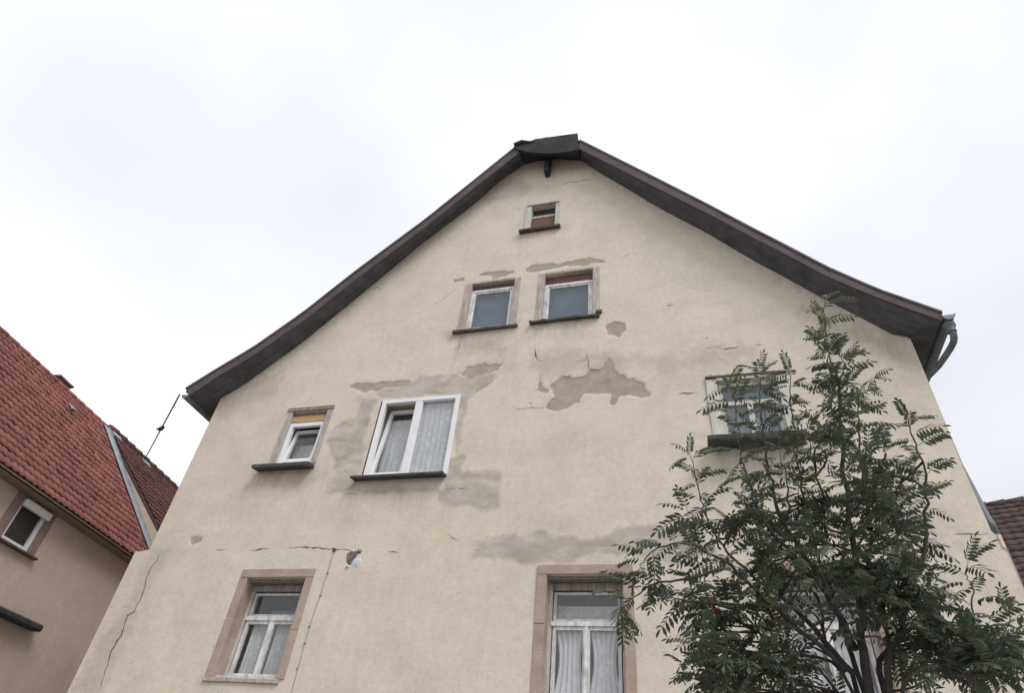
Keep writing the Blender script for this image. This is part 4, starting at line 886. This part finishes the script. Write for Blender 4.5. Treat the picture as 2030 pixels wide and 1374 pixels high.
def dress(P, frac, spacing, L0, solo):
    """leaves in a spiral along the last part of a twig"""
    tot = sum((b - a).length for a, b in zip(P, P[1:])); n = max(2, int(tot * frac / spacing)); az = rt_.uniform(0, 6.28)
    Q = resample(P, 60)
    for k in range(n):
        t = 1 - frac * (k + .3) / n; i = min(58, int(t * 59)); p = Q[i].lerp(Q[i + 1], t * 59 - i); d = (Q[i + 1] - Q[i]).normalized()
        az += 2.4 + rt_.uniform(-.35, .35); ref = d.orthogonal().normalized(); w = d.cross(ref)
        o = ref * math.cos(az) + w * math.sin(az); o = (o + d * rt_.uniform(.15, .7)).normalized(); o.z = o.z * .6 + rt_.uniform(.0, .25)
        put_leaf(p, o, L0 * rt_.uniform(.62, 1.2), solo)
    d = (Q[-1] - Q[-4]).normalized()
    for k in range(2): put_leaf(Q[-1], d + Vector((rt_.uniform(-.6, .6), rt_.uniform(-.6, .6), rt_.uniform(-.1, .4))), L0 * rt_.uniform(.6, .9), solo)
stemP = []
def smooth(P, n):
    P = [Vector(p) for p in P]; E = [P[0] * 2 - P[1]] + P + [P[-1] * 2 - P[-2]]; out_ = []
    for i in range(1, len(E) - 2):
        for k in range(n):
            t = k / n; a, b_, c, d = E[i - 1:i + 3]
            out_.append(.5 * ((2 * b_) + (c - a) * t + (2 * a - 5 * b_ + 4 * c - d) * t * t + (3 * b_ - a - 3 * c + d) * t ** 3))
    return out_ + [P[-1]]
for k, (pp, r0, r1, fr) in enumerate(STEMS):
    P = [T(*q) for q in pp]
    if pp[0][1] >= 1370: P = [BASE + Vector((rt_.uniform(-.07, .07), rt_.uniform(-.07, .07), -.03)), BASE.lerp(P[0], .5) + Vector((rt_.uniform(-.03, .03), 0, 0))] + P
    S = smooth(P, 6); S = [p + Vector((rt_.gauss(0, .006), rt_.gauss(0, .006), 0)) for p in S]; n = len(S)
    ff = .45 if pp[0][1] >= 1370 else 0
    trunk.tube(S, [r0 * .85 * (1 - i / (n - 1)) ** 1.5 + r1 * .8 for i in range(n)], 7); stemP.append(S)
    tail = S if ff == 0 else S[int(n * .38):]
    dress(tail, fr, .036, .18, 1)
ALLP = [p for S in stemP for p in S if p.z > 1.9]
def twig_to(e, ln=None):
    cand = sorted(ALLP, key=lambda q: (q - e).length + (2.0 if q.z > e.z - .02 else 0))[:3]; s = rt_.choice(cand)
    m_ = s.lerp(e, .55) + Vector((rt_.uniform(-.05, .05), rt_.uniform(-.05, .05), rt_.uniform(-.06, .03))); P = smooth([s, m_, e], 5); n = len(P)
    twigs.tube(P, [.0055 * (1 - i / (n - 1)) + .0022 for i in range(n)], 5); return P
BLOBS = [(1660, 1090, 175, 85, 30, .5), (1650, 990, 110, 60, 13, .3), (1490, 1275, 115, 80, 24, .4), (1590, 1170, 140, 45, 12, .45), (1790, 1140, 95, 70, 18, .45), (1905, 1305, 105, 60, 24, .35),
         (1500, 1070, 70, 55, 13, .35), (1665, 880, 60, 60, 8, .25), (1655, 740, 25, 55, 7, .15), (1740, 1185, 115, 40, 11, .45), (1400, 1205, 50, 40, 8, .25), (1545, 990, 70, 45, 8, .3), (1745, 980, 55, 70, 8, .25), (1545, 1335, 40, 30, 6, .3), (1990, 1310, 35, 50, 8, .3), (1850, 1260, 70, 35, 8, .35), (1420, 1330, 60, 35, 10, .3)]
for (bx_, by_, rx, ry, cnt, dep) in BLOBS:
    for k in range(cnt):
        while True:
            u, v = rt_.uniform(-1, 1), rt_.uniform(-1, 1)
            if u * u + v * v <= 1: break
        P = twig_to(T(bx_ + u * rx, by_ + v * ry, -4.25 + rt_.uniform(-dep, dep)))
        dress(P, min(.9, .34 / max(.1, sum((b - a).length for a, b in zip(P, P[1:])))), .055, .172, 0)
tr_o = trunk.build('trunk', 'bark', tree, True); tag(twigs.build('twigs', 'bark', tree, True), kind='stuff')
def rank(l):
    x, y, z = project(l[0]); ins = -30 < x < IW + 30 and -30 < y < IH + 10; return (0 if ins else 1, 0 if l[4] else 1, z / l[2])
leaves.sort(key=rank); rest = MB()
for (p, R3, L, v, solo) in leaves[300:]: rest.add([p + R3 @ (q * L) for q in LEAFV[v][0]], LEAFV[v][1])
crown = tag(rest.build('crown', 'leaf', tree), kind='stuff')
for (p, R3, L, v, solo) in leaves[:300]:
    o = bpy.data.objects.new('leaf', LEAFM[v]); COL.objects.link(o); o.parent = crown; o.matrix_local = Matrix.Translation(p - BASE) @ R3.to_4x4() @ Matrix.Scale(L, 4)
for (x, y, Y, n) in ((1418, 1203, -4.6, 3),):
    m = MB(); c = T(x, y, Y); near = min(ALLP, key=lambda q: (q - c).length)
    m.tube([near, near.lerp(c, .6) + Vector((0, 0, .04)), c + Vector((0, 0, .015))], .002, 4)
    for k in range(n):
        q = c + Vector((rt_.uniform(-.025, .025), rt_.uniform(-.025, .025), rt_.uniform(-.02, .02))); m.tube([q + Vector((0, 0, d)) for d in (-.0055, -.0035, 0, .0035, .0055)], [.001, .0042, .0058, .0042, .001], 7)
    m.build('berry_cluster', 'berry', tree, True)
